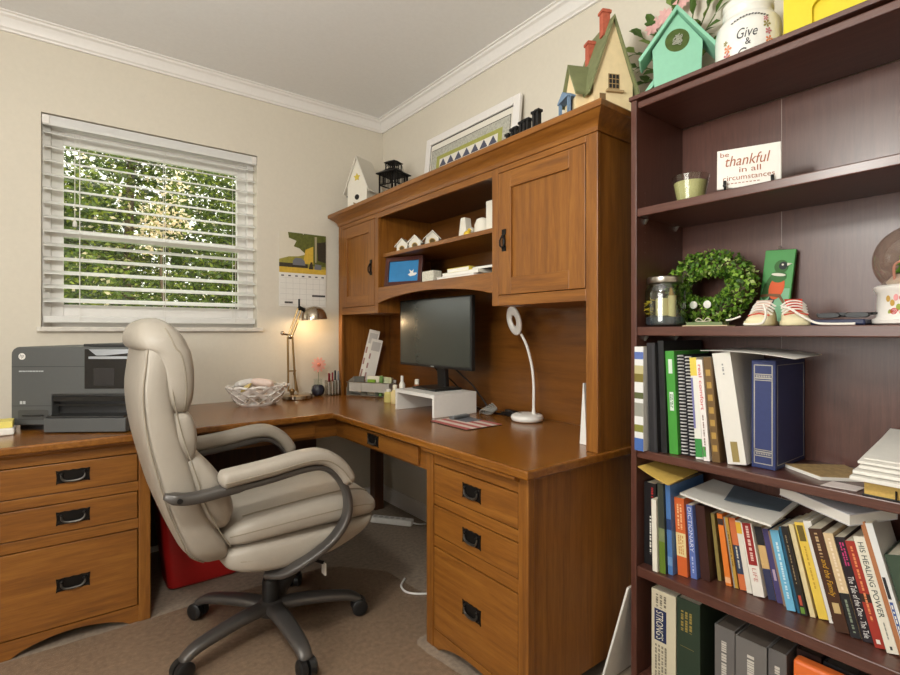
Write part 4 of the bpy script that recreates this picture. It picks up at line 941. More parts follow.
MB().tube([(0, .1*cos(pi*i/16), .236+.085*math.sin(pi*i/16)) for i in range(17)], .002, 6).xf(LS).build('bail', black_m, ln, **K)
MB().lathe([(.035, .0085), (.035, .07), (.003, .072)], (0, 0, 0), 20).xf(LS).build('candle', col(224, 216, 196), ln, smooth=True, **K)
# framed quilt print, leaning on the wall
qf = thing('framed_print', 'white framed print of a triangle quilt leaning on the wall above the hutch', 'picture frame', (1.688, 2.073, ZH), rot=(0, R(6), 0))
b = MB(); hw, hh, fw = .385, .40, .043
for y0, y1, z0, z1 in ((-hw, -hw+fw, 0, hh), (hw-fw, hw, 0, hh), (-hw+fw, hw-fw, 0, fw), (-hw+fw, hw-fw, hh-fw, hh)): b.box(-.012, .008, y0, y1, z0, z1)
b.build('frame', white_trim, qf, bevel=.004, **K)
b = MB(); iw, z0, z1 = hw-fw, fw, hh-fw
ms = [mat('mat_board', (226, 220, 208), .7), mat('mottled_cloth', (176, 174, 162), .8, noise=.6, nscale=120), mat('olive_cloth', (160, 160, 84), .8, noise=.2, nscale=70), mat('quilt_white', (222, 216, 206), .8), mat('quilt_navy', (82, 84, 100), .8), mat('quilt_coral', (206, 156, 128), .8), black_pl]
def lay(y, za, zb_, k, m): b.box(-.003-.0006*k, .004, -y, y, za, zb_, m)
lay(iw, z0, z1, 0, 6); lay(iw-.006, z0, z1-.006, 1, 0); lay(iw-.016, z0, z1-.038, 2, 6); lay(iw-.02, z0, z1-.042, 3, 1); lay(iw-.07, z0, z1-.085, 4, 2); lay(iw-.10, z0, z1-.108, 5, 3)
n = 7; ww = 2*(iw-.10)/n
for k in range(n):
    y = -(iw-.10)+ww*k; zt_ = z1-.111
    b.prism([(y+.004, zt_-.042), (y+ww-.004, zt_-.042), (y+ww/2, zt_)], 'x', -.0075, -.006, 4 if k % 2 == 0 or True else 5)
    b.prism([(y+.012, zt_-.09), (y+ww-.012, zt_-.09), (y+ww/2, zt_-.048)], 'x', -.0075, -.006, 5)
b.build('print', ms, qf, **K)
# black word block: only the serif tops show above the cornice
ws = thing('word_ornament', 'black cut out serif letters standing on top of the hutch', 'word sign', (1.50, 1.45, ZH))
b = MB()
def stem(y, w_, h_, x=0, ser=.016):
    b.box(1.49+x, 1.512+x, y-w_, y+w_, ZH+.012, ZH+h_-.01); b.box(1.488+x, 1.514+x, y-w_-ser*.5, y+w_+ser*.5, ZH+h_-.01, ZH+h_)
for y, h_ in ((1.375, .150), (1.394, .148), (1.428, .132), (1.447, .132), (1.466, .130), (1.497, .12), (1.517, .118), (1.545, .105)): stem(y, .006, h_, 0, .012)
b.box(1.488, 1.514, 1.37, 1.60, ZH+.0005, ZH+.0125); b.build('letters', black_pl, ws, bevel=.001)
# cottage birdhouse
ch = thing('cottage_birdhouse', 'cream cottage birdhouse with green roof and brick chimneys on the hutch', 'birdhouse', (1.475, 1.015, ZH), R(154))
FY = Matrix.Diagonal((1, -1, 1, 1))
# local: +x = left side normal (towards room-left), +y... gable faces -y after rotation
crm = mat('cream_wood', (226, 204, 162), .7, noise=.12, nscale=40); grn = mat('mossy_green_roof', (118, 122, 84), .8, noise=.25, nscale=40); brk = mat('red_brick_paint', (178, 92, 70), .8, noise=.4, nscale=90); blu = mat('porch_blue', (112, 136, 162), .7, noise=.15, nscale=40)
# body: ridge runs along y, gable ends at y=-.0 (front, faces camera side) and y=.15
w, he, pk, d = .072, .11, .335, .14
MB().prism([(-w, 0), (w, 0), (w, he), (0, pk-.012), (-w, he)], 'y', 0, d).xf(FY).build('body', crm, ch, **K)
b = MB()
for s in (-1, 1): b.prism([(0, pk-.012), (s*(w+.018), he-.045), (s*(w+.022), he-.036), (0, pk)], 'y', -.012, d+.012)
b.xf(FY).build('roof', grn, ch, **K)
b = MB(); b.prism([(-.022, .088), (.018, .088), (.018, .138), (-.022, .138)], 'y', -.0012, -.0002); wi = b.xf(FY).build('window', black_pl, ch, **K)
b = MB()
for x in (-.0215, -.009, .004, .0165): b.box(x-.001, x+.001, -.002, -.0012, .088, .138)
for z in (.089, .105, .121, .137): b.box(-.0215, .0175, -.002, -.0012, z-.001, z+.001)
b.xf(FY).build('muntins', col(170, 140, 96), wi, **K)
MB().box(-.034, .028, -.012, 0, .074, .082).xf(FY).build('window_sill', col(168, 142, 104), ch, bevel=.001, **K)
# wing with its own gable on the +x side
b = MB(); b.prism([(.035, 0), (.125, 0), (.125, .09), (.08, .185), (.035, .09)], 'x', w, w+.045, 0); b.xf(FY).build('wing', crm, ch, **K)
b = MB()
for s in (-1, 1): b.prism([(.08, .187), (.08+s*.062, .068), (.08+s*.066, .074), (.08, .197)], 'x', w-.05, w+.056)
b.xf(FY).build('wing_roof', grn, ch, **K)
b = MB(); b.box(w+.045, w+.075, .04, .12, 0, .006); 
for y in (.042, .112): b.box(w+.062, w+.072, y, y+.008, .006, .07)
b.prism([(.038, .07), (.122, .07), (.122, .075), (.08, .10), (.038, .075)], 'x', w+.046, w+.076)
b.xf(FY).build('porch', blu, ch, **K)
MB().box(w+.0452, w+.048, .065, .095, .006, .072).xf(FY).build('door', col(52, 60, 76), ch, **K)
MB().box(.028, .05, -.0012, -.0001, .02, .07).xf(FY).build('side_door', col(120, 92, 60), ch, **K)
for x, y, z0_, z1_ in ((.012, .035, .28, .372), (.030, .105, .21, .30)):
    MB().box(x-.014, x+.014, y-.012, y+.012, z0_, z1_).box(x-.018, x+.018, y-.016, y+.016, z1_-.014, z1_-.004).xf(FY).build('chimney', brk, ch, bevel=.001, **K)
# ------------------------------------------------------------------ books
def packgap(prev, lean, h):
    """largest left edge a book of this lean may have beside the book before it"""
    if prev is None: return 1e9
    yl, w, pl, ph = prev; t, tp = math.tan(R(lean)), math.tan(R(pl))
    yr = yl-w/cos(R(pl))
    return min(yr+tp*z-t*z for z in (0, min(h*cos(R(lean)), ph*cos(R(pl)))))-.0006
def glyphs(b, P, rng, u0, u1, v0, v1, m, rows=1):
    """illegible spine lettering: rows of tiny strokes running down the spine"""
    rw = (u1-u0)/rows
    for r in range(rows):
        v = v1
        while v > v0:
            l = rng.uniform(.003, .009)
            a, c = u0+rw*(r+.22), u0+rw*(r+.78)
            b.add([P(a, v, -.0011), P(c, v, -.0011), P(c, max(v0, v-l), -.0011), P(a, max(v0, v-l), -.0011)], [(0, 1, 2, 3)], m)
            v -= l+rng.choice((.0015, .0015, .005))
def book(lab, x, yl, w, h, lean, z, depth, spine, bands=(), text=(), glyph=(), pages=(222, 212, 190), board=None, soft=True, group='', rough=.45, name='book', xmax=1.733):
    depth = min(depth, xmax-x)
    th = R(lean); u = Vector((0, -cos(th), math.sin(th))); v = Vector((0, math.sin(th), cos(th))); o = Vector((x, yl, z+.0006))
    P = lambda a, c, d=0: o+u*a+v*c+Vector((d, 0, 0))
    t = thing(name, lab, 'book', o, group=group)
    k = .0012 if soft else .003; sq = 0 if soft else .003
    def bx(b, a0, a1, c0, c1, d0, d1, m=0):
        b.add([P(a, c, d) for c in (c0, c1) for d in (d0, d1) for a in (a0, a1)], [(0, 2, 3, 1), (4, 5, 7, 6), (0, 1, 5, 4), (2, 6, 7, 3), (0, 4, 6, 2), (1, 3, 7, 5)], m)
    b = MB(); ms = [col(*spine, rough), col(*(board or spine), rough)]
    bx(b, 0, w, 0, h, 0, .002, 0); bx(b, 0, k, 0, h, .002, depth, 1); bx(b, w-k, w, 0, h, .002, depth, 1)
    for (v0, v1, c, *uu) in bands:
        u0, u1 = uu if uu else (0, 1)
        ms.append(col(*c, rough))
        b.add([P(u0*w, v0*h, -.0004), P(u1*w, v0*h, -.0004), P(u1*w, v1*h, -.0004), P(u0*w, v1*h, -.0004)], [(0, 1, 2, 3)], len(ms)-1)
    b.build('cover', ms, t, bevel=0)
    b = MB(); bx(b, k, w-k, sq, h-sq, .0021, depth-sq, 0); b.build('page_block', col(*pages, .8), t)
    b = MB(); lm = []; rng = random.Random(int(yl*1e4))
    for (c, v0, v1, u0, u1, rows) in glyph:
        lm.append(col(*c)); glyphs(b, P, rng, u0*w, u1*w, v0*h, v1*h, len(lm)-1, rows)
    for (s, c, v0, v1, u0, u1, *sh) in text:
        lm.append(col(*c)); put_text(b, s, P(u0*w, v1*h, -.0008), -v, u, (v1-v0)*h, (u1-u0)*w, len(lm)-1, shear=sh[0] if sh else 0, nrm=(-1, 0, 0), lift=.0004)
    if b.v: b.build('spine_lettering', lm, t)
    return (yl, w, lean, h)
def shelf_row(rows, z, depth, group, fit=False):
    prev = None
    for i, r in enumerate(rows):
        lab, x, yl, w, h, lean, spine, kw = r
        if fit and i+1 < len(rows):       # the width that lets the next book stand at its own place
            n = rows[i+1]; d = min(0, (math.tan(R(lean))-math.tan(R(n[5])))*min(h, n[4]))
            w = max(.007, min(w*1.1, (yl-n[2]+d-.0004)*cos(R(lean))))
        yl = min(yl, packgap(prev, lean, h))
        prev = book(lab, x, yl, w-.0006, h, lean, z, kw.pop('depth', depth), spine, group=group, **kw)
    return prev
WH, BK, CR = (228, 224, 214), (28, 26, 28), (222, 208, 176)
S5 = [
 ('black book with red and white lettering, leftmost on the shelf of leaning books', 1.490, .910, .042, .262, 0.0, (26, 24, 26), dict(glyph=[((170, 40, 40), .72, .95, .55, .85, 1), (WH, .14, .60, .45, .9, 2)], soft=False)),
 ('white booklet with a rounded spine beside the black red-lettered book', 1.462, .8640, .018, .222, 1.2, (226, 220, 206), dict(depth=.2)),
 ('dark olive magazine behind the white booklet', 1.470, .8450, .021, .275, 1.8, (58, 62, 52), dict(bands=[(.0, .35, (96, 120, 40)), (.35, .5, (120, 130, 90))], depth=.21)),
 ('blue magazine with mottled spine beside the olive magazine', 1.480, .823, .026, .272, 2.1, (76, 116, 172), dict(bands=[(.5, .62, (44, 66, 110)), (.1, .2, (110, 146, 190))], depth=.21)),
 ('thick orange paperback with a cream label on its spine', 1.500, .803, .036, .235, 3.0, (206, 98, 46), dict(bands=[(.25, .55, (228, 206, 150))], glyph=[((236, 190, 140), .6, .92, .2, .8, 2), ((200, 140, 80), .28, .52, .2, .8, 3)])),
 ('blue dictionary with pale capital lettering beside the orange paperback', 1.511, .768, .029, .218, 4.0, (92, 112, 176), dict(text=[('DICTIONARY', (214, 220, 236), .36, .97, .2, .82)], glyph=[((190, 200, 226), .08, .3, .3, .7, 1)])),
 ('thick plain dark brown hardback leaning beside the blue dictionary', 1.527, .746, .054, .220, 4.7, (62, 36, 32), dict(soft=False, pages=(60, 40, 34), rough=.35)),
 ('thin olive booklet next to the dark brown hardback', 1.560, .711, .010, .196, 6.5, (142, 124, 70), {}),
 ('bright orange slim paperback, leaning', 1.548, .683, .021, .206, 7.4, (224, 122, 48), dict(bands=[(.84, .93, (60, 44, 40)), (.04, .12, (236, 176, 130))])),
 ('ochre slim book with grey back beside the orange slim paperback', 1.552, .662, .015, .200, 8.6, (190, 146, 62), dict(bands=[(0, 1, (150, 150, 140), .0, .3)], glyph=[((110, 80, 40), .3, .8, .4, .8, 1)])),
 ('slim book with navy middle and orange ends', 1.555, .647, .018, .201, 9.2, (206, 112, 66), dict(bands=[(.22, .62, (52, 62, 84))], glyph=[((206, 200, 180), .3, .6, .3, .7, 1)])),
 ('thin white book with a yellow tip on its spine', 1.552, .627, .014, .199, 9.4, (222, 216, 204), dict(bands=[(.82, .98, (226, 178, 60))])),
 ('white book with a red upper half and the word LIFE', 1.550, .610, .032, .199, 9.8, (232, 226, 216), dict(bands=[(.42, 1, (150, 40, 38), .12, .9)], glyph=[((226, 190, 180), .48, .96, .3, .75, 1)], text=[('LIFE', (196, 120, 112), .2, .38, .35, .7)])),
 ('book with tan middle, black top and navy foot', 1.561, .575, .019, .196, 11.0, (206, 170, 116), dict(bands=[(.74, 1, (36, 36, 40)), (0, .42, (52, 56, 86))])),
 ('purple slim paperback, leaning beside the tan banded book', 1.560, .553, .020, .196, 11.3, (74, 66, 112), dict(bands=[(.3, .45, (190, 170, 190), .3, .7)])),
 ('thin brown striped booklet between purple and light blue books', 1.554, .535, .011, .196, 11.5, (150, 122, 98), {}),
 ('light blue paperback with pale lettering', 1.540, .523, .022, .206, 11.6, (110, 178, 212), dict(glyph=[((206, 228, 236), .15, .85, .3, .75, 1)])),
 ('very thin teal book beside the light blue paperback', 1.546, .500, .0075, .219, 11.8, (40, 92, 120), {}),
 ('black book with red and green foot on its spine', 1.542, .492, .018, .224, 12.0, (38, 34, 32), dict(bands=[(.02, .09, (110, 150, 60), .2, .8), (.11, .22, (190, 80, 60), .3, .7)], glyph=[((150, 130, 100), .35, .9, .35, .65, 1)])),
 ('cream slim book between the black and the yellow one', 1.552, .473, .015, .232, 12.6, (224, 206, 160), {}),
 ('yellow book with a dark emblem at the top of its spine', 1.560, .457, .023, .240, 13.4, (236, 202, 84), dict(bands=[(.80, .97, (110, 92, 40), .15, .85)], glyph=[((200, 160, 60), .3, .75, .35, .65, 1)])),
 ('white hardback beside the yellow book', 1.558, .433, .019, .251, 13.6, (232, 228, 220), dict(soft=False, bands=[(.02, .06, (60, 60, 60), .4, .7)])),
 ('dark brown book titled and the Family in gold', 1.526, .412, .029, .245, 13.8, (70, 42, 26), dict(glyph=[((190, 160, 120), .72, .96, .3, .7, 1)], text=[('and the Family', (206, 156, 46), .34, .70, .25, .8, .2)], bands=[(.18, .28, (196, 170, 120), .3, .8)])),
 ('cream over black book beside the brown Family book', 1.527, .381, .021, .243, 13.8, (216, 190, 150), dict(bands=[(0, .42, (34, 32, 34))], glyph=[((236, 216, 190), .45, .95, .3, .7, 1), ((130, 140, 120), .05, .36, .3, .7, 1)])),
 ('black book with pink and white spine lettering', 1.529, .358, .023, .240, 13.9, (38, 28, 34), dict(glyph=[((196, 60, 120), .72, .95, .3, .8, 2)], text=[('The Tale of the One - The Tale', (226, 222, 220), .04, .62, .25, .8)])),
 ('red book with orange lettering beside the black pink-lettered book', 1.522, .334, .020, .240, 14.0, (160, 52, 40), dict(glyph=[((226, 140, 90), .25, .95, .3, .7, 1)], bands=[(.42, .5, (60, 40, 30)), (.04, .08, (230, 220, 210), .3, .7)])),
 ('white book titled His Healing Power', 1.519, .312, .023, .258, 14.2, (228, 222, 206), dict(text=[('HIS HEALING POWER', (60, 72, 66), .30, .95, .25, .75)], bands=[(.03, .06, (60, 60, 60), .4, .6)], glyph=[((150, 150, 140), .12, .26, .4, .6, 1)])),
 ('thin orange brown tall booklet right of the white Healing book', 1.515, .287, .010, .300, 14.4, (176, 116, 76), {}),
 ('thin white board book with blue and dark spine print', 1.512, .276, .013, .300, 14.4, (222, 222, 220), dict(bands=[(.1, .42, (70, 90, 150), .1, .55), (.44, .6, (40, 40, 44), .1, .55)], glyph=[(WH, .12, .4, .15, .5, 1)])),
 ('thick dark green book with a gold panel, rightmost of the leaning books', 1.525, .260, .055, .232, 14.4, (62, 78, 62), dict(soft=False, bands=[(.36, .56, (128, 112, 50))], glyph=[((190, 160, 70), .38, .54, .15, .85, 3)])),
]
shelf_row(S5, .403, .135, 'leaning books on the second lowest bookcase shelf', True)
S4 = [
 ('slim album with white, blue and olive patterned spine at the shelf\'s left end', 1.438, .9115, .031, .326, 0.0, (222, 222, 220), dict(bands=[(.0, .12, (70, 104, 170)), (.18, .25, (130, 130, 60)), (.33, .46, (150, 150, 140)), (.5, .56, (90, 96, 60)), (.66, .74, (120, 108, 50)), (.74, .82, (186, 176, 130)), (.88, .95, (90, 110, 170))], depth=.22)),
 ('black ring binder beside the patterned album', 1.456, .880, .028, .338, 1.6, (40, 39, 42), dict(soft=False, depth=.24, bands=[(.02, .98, (56, 55, 58), .62, .85)], pages=(30, 30, 30))),
 ('thin black binder, second from the patterned album', 1.472, .851, .019, .345, 2.0, (34, 34, 35), dict(soft=False, depth=.24, pages=(30, 30, 30))),
 ('bright green binder with white spine labels', 1.480, .831, .028, .314, 2.6, (70, 150, 58), dict(bands=[(.78, .92, (206, 222, 206), .3, .75), (.42, .60, (216, 226, 216), .3, .75)], glyph=[((60, 110, 60), .45, .58, .35, .7, 2)])),
 ]
prev = shelf_row(S4, .774, .22, 'binders and books on the middle bookcase shelf')
def spiral(lab, x, yl, w, h, lean):
    """spiral bound notebook: cover boards, pages and a wire coil along the spine"""
    yl = min(yl, packgap(prev, lean, h))
    th = R(lean); u = Vector((0, -cos(th), math.sin(th))); v = Vector((0, math.sin(th), cos(th))); o = Vector((x, yl, .7746))
    P = lambda a, c, d=0: o+u*a+v*c+Vector((d, 0, 0))
    t = thing('spiral_notebook', lab, 'notebook', o, group='spiral notebooks on the middle bookcase shelf')
    def bx(b, a0, a1, c0, c1, d0, d1): b.add([P(a, c, d) for c in (c0, c1) for d in (d0, d1) for a in (a0, a1)], [(0, 2, 3, 1), (4, 5, 7, 6), (0, 1, 5, 4), (2, 6, 7, 3), (0, 4, 6, 2), (1, 3, 7, 5)])
    b = MB(); bx(b, 0, .0015, 0, h, .006, .215); bx(b, w-.0015, w, 0, h, .006, .215); b.build('cover', col(44, 44, 50), t)
    b = MB(); bx(b, .0016, w-.0016, .001, h-.001, .0125, .213); b.build('page_block', white_pp, t)
    b = MB(); bx(b, .0016, w-.0016, .001, h-.001, .009, .0124); b.build('back_strip', black_pl, t)
    b = MB(); n = 30
    for k in range(n):
        c = h*(k+.6)/n
        b.tube([P(w/2+(w/2-.0036)*cos(a), c+.0012*math.sin(a), .008-.0105*max(0, math.sin(a))) for a in [pi*i/8 for i in range(9)]], .0022, 5)
    b.build('wire_coil', col(206, 204, 204, .35), t, smooth=True)
    return (yl, w, lean, h)
prev = spiral('spiral notebook with white wire coil next to the green binder', 1.489, .806, .023, .303, 2.8)
prev = spiral('spiral notebook, the second one, next to the yellow topped booklet', 1.489, .783, .023, .300, 3.2)
for r in [
 ('booklet with yellow top, white middle and green foot', 1.480, .760, .021, .297, 3.8, (226, 224, 216), dict(bands=[(.82, 1, (222, 200, 84)), (.02, .2, (60, 140, 70)), (.3, .8, (120, 120, 170), .0, .3)])),
 ('white booklet with red lettering and a green patch', 1.476, .738, .018, .292, 4.4, (232, 226, 222), dict(text=[('real comfort', (200, 50, 60), .5, .95, .25, .8)], glyph=[((120, 90, 80), .1, .45, .3, .6, 1)], bands=[(.04, .14, (80, 150, 80), .0, .5)])),
 ('brown gold patterned booklet next to the white ring binder', 1.482, .719, .022, .300, 5.2, (110, 84, 50), dict(bands=[(.1+.12*i, .16+.12*i, (176, 140, 70), .2, .8) for i in range(7)])),
 ('white ring binder leaning against its neighbours', 1.494, .697, .05, .313, 8.0, (224, 220, 212), dict(soft=False, depth=.225, bands=[(.02, .2, (150, 132, 80), .3, .68)], glyph=[((150, 150, 150), .8, .9, .42, .58, 1)], pages=(214, 210, 204)))]:
    lab, x, yl, w, h, lean, sp, kw = r
    yl = min(yl, packgap(prev, lean, h)); prev = book(lab, x, yl, w-.0006, h, lean, .774, kw.pop('depth', .22), sp, group='binders and books on the middle bookcase shelf', **kw)
# blue slipcase binder
yb = min(.646, prev[0]-prev[1]/cos(R(prev[2]))-.002)
bb = thing('blue_binder', 'upright navy blue book box with silver spine lines', 'binder', (1.62, yb-.03, .7745))
nav = mat('navy_cloth', (48, 58, 104), .55, noise=.1, nscale=90, bump=.2, bscale=500); silv = mat('silver_foil', (176, 172, 160), .4, metal=.5)
bw, bh, bx0, bx1 = .0605, .296, 1.517, 1.733
MB().box(bx0, bx1, yb-bw, yb, .7745, .7745+bh).build('box_body', nav, bb, bevel=.003)
b = MB()
def fr_(y0, y1, z0, z1): b.box(bx0-.0007, bx0-.0001, yb-y1, yb-y0, .7745+z0, .7745+z1)
for z0, z1 in ((.012, .0145), (.281, .2835), (.245, .2485), (.256, .2585), (.24, .242), (.033, .0355), (.044, .0475), (.05, .052)): fr_(.007, bw-.007, z0, z1)
for y0 in (.007, bw-.0095): fr_(y0, y0+.0025, .012, .2835)
for k in range(9): fr_(.012+.0042*k, .0145+.0042*k, .2495, .2545); fr_(.012+.0042*k, .0145+.0042*k, .038, .0425)
x0, x1 = bx0+.012, bx1-.012
for a in ((x0, x1, .012, .0135), (x0, x1, .282, .2835)): b.box(a[0], a[1], yb-bw-.0006, yb-bw-.0001, .7745+a[2], .7745+a[3])
for a in (x0, x1-.0015): b.box(a, a+.0015, yb-bw-.0006, yb-bw-.0001, .7745+.012, .7745+.2835)
b.build('spine_lines', silv, bb)
def sheet(name, corners, m, label, cat, n=8, sag=0.0, th=.0012, group=None):
    """a thin bent sheet: four corners in order, sagging by sag in the middle"""
    A, B, C_, D = [Vector(c) for c in corners]; top = []
    for j in range(n+1):
        for i in range(n+1):
            s, t = i/n, j/n
            p = A*(1-s)*(1-t)+B*s*(1-t)+C_*s*t+D*(1-s)*t
            p.z -= sag*4*s*(1-s); top.append(p)
    N = (n+1)*(n+1); vs = top+[p-Vector((0, 0, th)) for p in top]; fs = []
    q = lambda i, j: j*(n+1)+i
    for j in range(n):
        for i in range(n):
            fs.append((q(i, j), q(i+1, j), q(i+1, j+1), q(i, j+1))); fs.append((N+q(i, j), N+q(i, j+1), N+q(i+1, j+1), N+q(i+1, j)))
    for i in range(n):
        fs += [(q(i+1, 0), q(i, 0), N+q(i, 0), N+q(i+1, 0)), (q(i, n), q(i+1, n), N+q(i+1, n), N+q(i, n)), (q(0, i), q(0, i+1), N+q(0, i+1), N+q(0, i)), (q(n, i+1), q(n, i), N+q(n, i), N+q(n, i+1))]
    b = MB().add(vs, fs); c = (A+B+C_+D)/4
    o = b.build(name, m, origin=c, smooth=True, angle=50)
    return tag(o, label, cat, group)
sheet('paper_sheet', [(1.50, .735, 1.0925), (1.44, .47, 1.081), (1.63, .47, 1.087), (1.715, .715, 1.096)], white_pp, 'loose white sheet lying across the binders and the blue box', 'paper', sag=-.006)
# right half of the middle shelf
mg = thing('magazine', 'magazine with tan patterned cover lying on the shelf right of the blue box', 'magazine', (1.63, .47, .7745))
o = [(1.585, .545), (1.515, .44), (1.60, .35), (1.70, .44)]
MB().prism(o, 'z', .7745, .783).build('page_block', white_pp, mg)
MB().prism(o, 'z', .7831, .7843).build('cover', mat('tan_pattern', (170, 142, 96), .5, noise=.6, nscale=80), mg)
sheet('coupon', [(1.462, .425, .7762), (1.474, .357, .7762), (1.512, .35, .779), (1.514, .415, .779)], mat('pinkish_print', (216, 204, 200), .6, noise=.2, nscale=70), 'small printed coupon at the shelf edge before the tan magazine', 'paper')
bi = thing('gilt_edged_book', 'black book with gilt page edges lying under the white paper pile', 'book', (1.55, .25, .7745))
MB().box(1.452, 1.62, .17, .343, .7745, .7785).box(1.452, 1.62, .17, .343, .806, .810).box(1.612, 1.62, .17, .343, .7785, .806).build('cover', black_pl, bi, bevel=.001)
MB().box(1.457, 1.6118, .174, .339, .7786, .8058).build('page_block', mat('gilt_edge', (206, 172, 92), .4, noise=.2, nscale=200), bi)
MB().cyl((1.455, .283, .797), (1.445, .281, .7795), .002, 6).build('ribbon', black_pl, bi)
rng = random.Random(3); zf, zb = .8102, .8106
for k, (hf, hb, lab) in enumerate(((.009, .016, 'lowest layer of the white paper pile, on the gilt edged book'), (.008, .018, 'second layer from below in the white paper pile'), (.007, .016, 'third layer from below in the white paper pile'), (.006, .016, 'fourth layer from below in the white paper pile'), (.004, .012, 'topmost layer of the white paper pile'))):
    x0, x1, y0, y1 = 1.425+.012*k+rng.uniform(-.004, .004), 1.705, .10, .358-.003*k+rng.uniform(-.004, .004)
    zf += .0022; zb += .0014
    vs = [(x0, y0, zf), (x1, y0, zb), (x1, y1, zb), (x0, y1, zf), (x0, y0, zf+hf), (x1, y0, zb+hb), (x1, y1, zb+hb), (x0, y1, zf+hf)]
    o = MB().add(vs, [(3, 2, 1, 0), (4, 5, 6, 7), (0, 1, 5, 4), (1, 2, 6, 5), (2, 3, 7, 6), (3, 0, 4, 7)]).build('paper_stack', white_pp, origin=(x0, y1, zf), bevel=.0015)
    tag(o, lab, 'papers', 'white papers on the middle bookcase shelf'); zf += hf+.0006; zb += hb+.0006
# things lying over the leaning books
sheet('yellow_envelope', [(1.446, .906, .722), (1.424, .792, .694), (1.62, .80, .700), (1.66, .905, .724)], mat('manila', (222, 186, 96), .6), 'yellow manila envelope lying over the left books, poking out of the shelf', 'envelope', sag=.003)
tg = thing('white_magazine', 'white magazine drooping over the leaning books', 'magazine', (1.6, .66, .66))
def mag(parent, cs, th, m, nm, sag):
    o = sheet(nm, cs, m, '', '', sag=sag, th=th)
    for k in ('label', 'category'): del o[k]
    W_ = o.location.copy(); o.location = W_-Vector(parent.location); o.parent = parent
mag(tg, [(1.505, .80, .6545), (1.505, .548, .632), (1.70, .545, .652), (1.70, .79, .664)], .006, white_pp, 'pages', .003)
mag(tg, [(1.552, .69, .6518), (1.60, .56, .6435), (1.69, .56, .6525), (1.69, .72, .6625)], .0006, mat('slate_print', (96, 108, 120), .5, noise=.25, nscale=30), 'cover_picture', .0005)
pbk = thing('white_paperback', 'white paperback lying flat on the tops of the leaning books', 'book', (1.59, .43, .696), rot=(R(3), R(-3), R(-27)))
MB().box(-.07, .065, -.10, .10, .002, .026).build('page_block', white_pp, pbk, local=True)
MB().box(-.071, .066, -.101, .101, 0.0001, .0019).box(-.071, .066, -.101, .101, .0261, .028).box(.066, .068, -.101, .101, 0.0001, .028).build('cover', mat('pale_grey_cover', (204, 202, 206), .45, noise=.08, nscale=20), pbk, local=True)
# lowest shelf
S6 = [
 ('thick cream concordance with a blue title plate, leftmost on the lowest shelf', 1.470, .872, .079, .289, 0, (206, 196, 170), dict(soft=False, bands=[(.46, .80, (38, 48, 84), .12, .62)], text=[("STRONG'S", (222, 216, 196), .48, .78, .2, .5)], glyph=[((120, 112, 96), .82, .96, .15, .65, 3), ((130, 122, 106), .02, .42, .12, .66, 4)], depth=.24)),
 ('thick dark green hardback beside the cream concordance', 1.470, .790, .070, .296, 0, (44, 58, 44), dict(soft=False, depth=.24, glyph=[((150, 130, 66), .68, .88, .15, .7, 3)], bands=[(.52, .525, (130, 116, 66), .15, .75)])),
 ('grey cloth volume with pale lettering, leftmost of the three grey ones', 1.475, .681, .054, .262, 0, (104, 100, 98), dict(soft=False, depth=.24, glyph=[((196, 190, 180), .2, .85, .25, .7, 1)], pages=(90, 80, 72))),
 ('thickest grey cloth volume, middle of the three grey ones', 1.472, .624, .078, .258, 0, (110, 106, 103), dict(soft=False, depth=.24, glyph=[((200, 194, 184), .2, .85, .3, .7, 1)], pages=(90, 80, 72))),
 ('thin grey cloth volume, rightmost of the three grey ones', 1.474, .543, .042, .262, 0, (100, 96, 95), dict(soft=False, depth=.24, glyph=[((196, 190, 180), .2, .85, .25, .75, 1)], pages=(80, 70, 62))),
 ('dark brown hardback behind the orange folder', 1.53, .497, .055, .262, 0, (56, 36, 32), dict(soft=False, depth=.19, pages=(70, 54, 44))),
 ('dark grey hardback, rightmost behind the orange folder', 1.53, .438, .07, .258, 0, (52, 48, 50), dict(soft=False, depth=.19, pages=(70, 64, 58))),
]
shelf_row(S6, .056, .24, 'thick volumes on the lowest bookcase shelf')
of = thing('orange_folder', 'bright orange folder standing before the dark books on the lowest shelf', 'folder', (1.49, .42, .0565))
MB().box(1.474, 1.512, .335, .488, .0566, .318).build('folder_body', col(226, 112, 52, .4), of, bevel=.008)
MB().box(1.470, 1.4735, .36, .46, .12, .25).build('folder_label', col(232, 140, 90, .5), of)

# ------------------------------------------------------------------ upper shelf things
Z3 = 1.164
jr = thing('glass_jar', 'glass jar with metal lid and dried flowers, beside the leaf wreath', 'jar', (1.512, .8515, Z3))
jc = (1.512, .8515, Z3)
MB().loft([[(jc[0]+r*cos(2*pi*q/36), jc[1]+r*math.sin(2*pi*q/36), Z3+z) for q in range(36)] for r, z in ((.052, .001), (.0585, .006), (.0595, .02), (.0595, .105), (.056, .122), (.048, .133), (.047, .14))], caps=False).build('jar_glass', glass('jar_glass', (224, 236, 224), .06, gloss=.6), jr, smooth=True)
MB().lathe([(.052, .136), (.053, .138), (.053, .153), (.05, .156), (.001, .156)], jc, 32).build('lid', chrome, jr, smooth=True, angle=40)
MB().lathe([(.05, .004), (.056, .01), (.056, .028), (.04, .034), (.001, .036)], jc, 28).build('dark_pebbles', mat('slate_pebbles', (62, 66, 86), .5, noise=.5, nscale=120, bump=.6, bscale=150), jr, smooth=True)
b = MB(); b.lathe([(.02, .03), (.02, .085), (.018, .088)], (jc[0]-.022, jc[1]-.004, Z3), 16).lathe([(.012, .03), (.012, .095)], (jc[0]-.02, jc[1]-.034, Z3), 12); b.build('cream_candle', col(222, 196, 150), jr, smooth=True)
b = MB(); rng = random.Random(5)
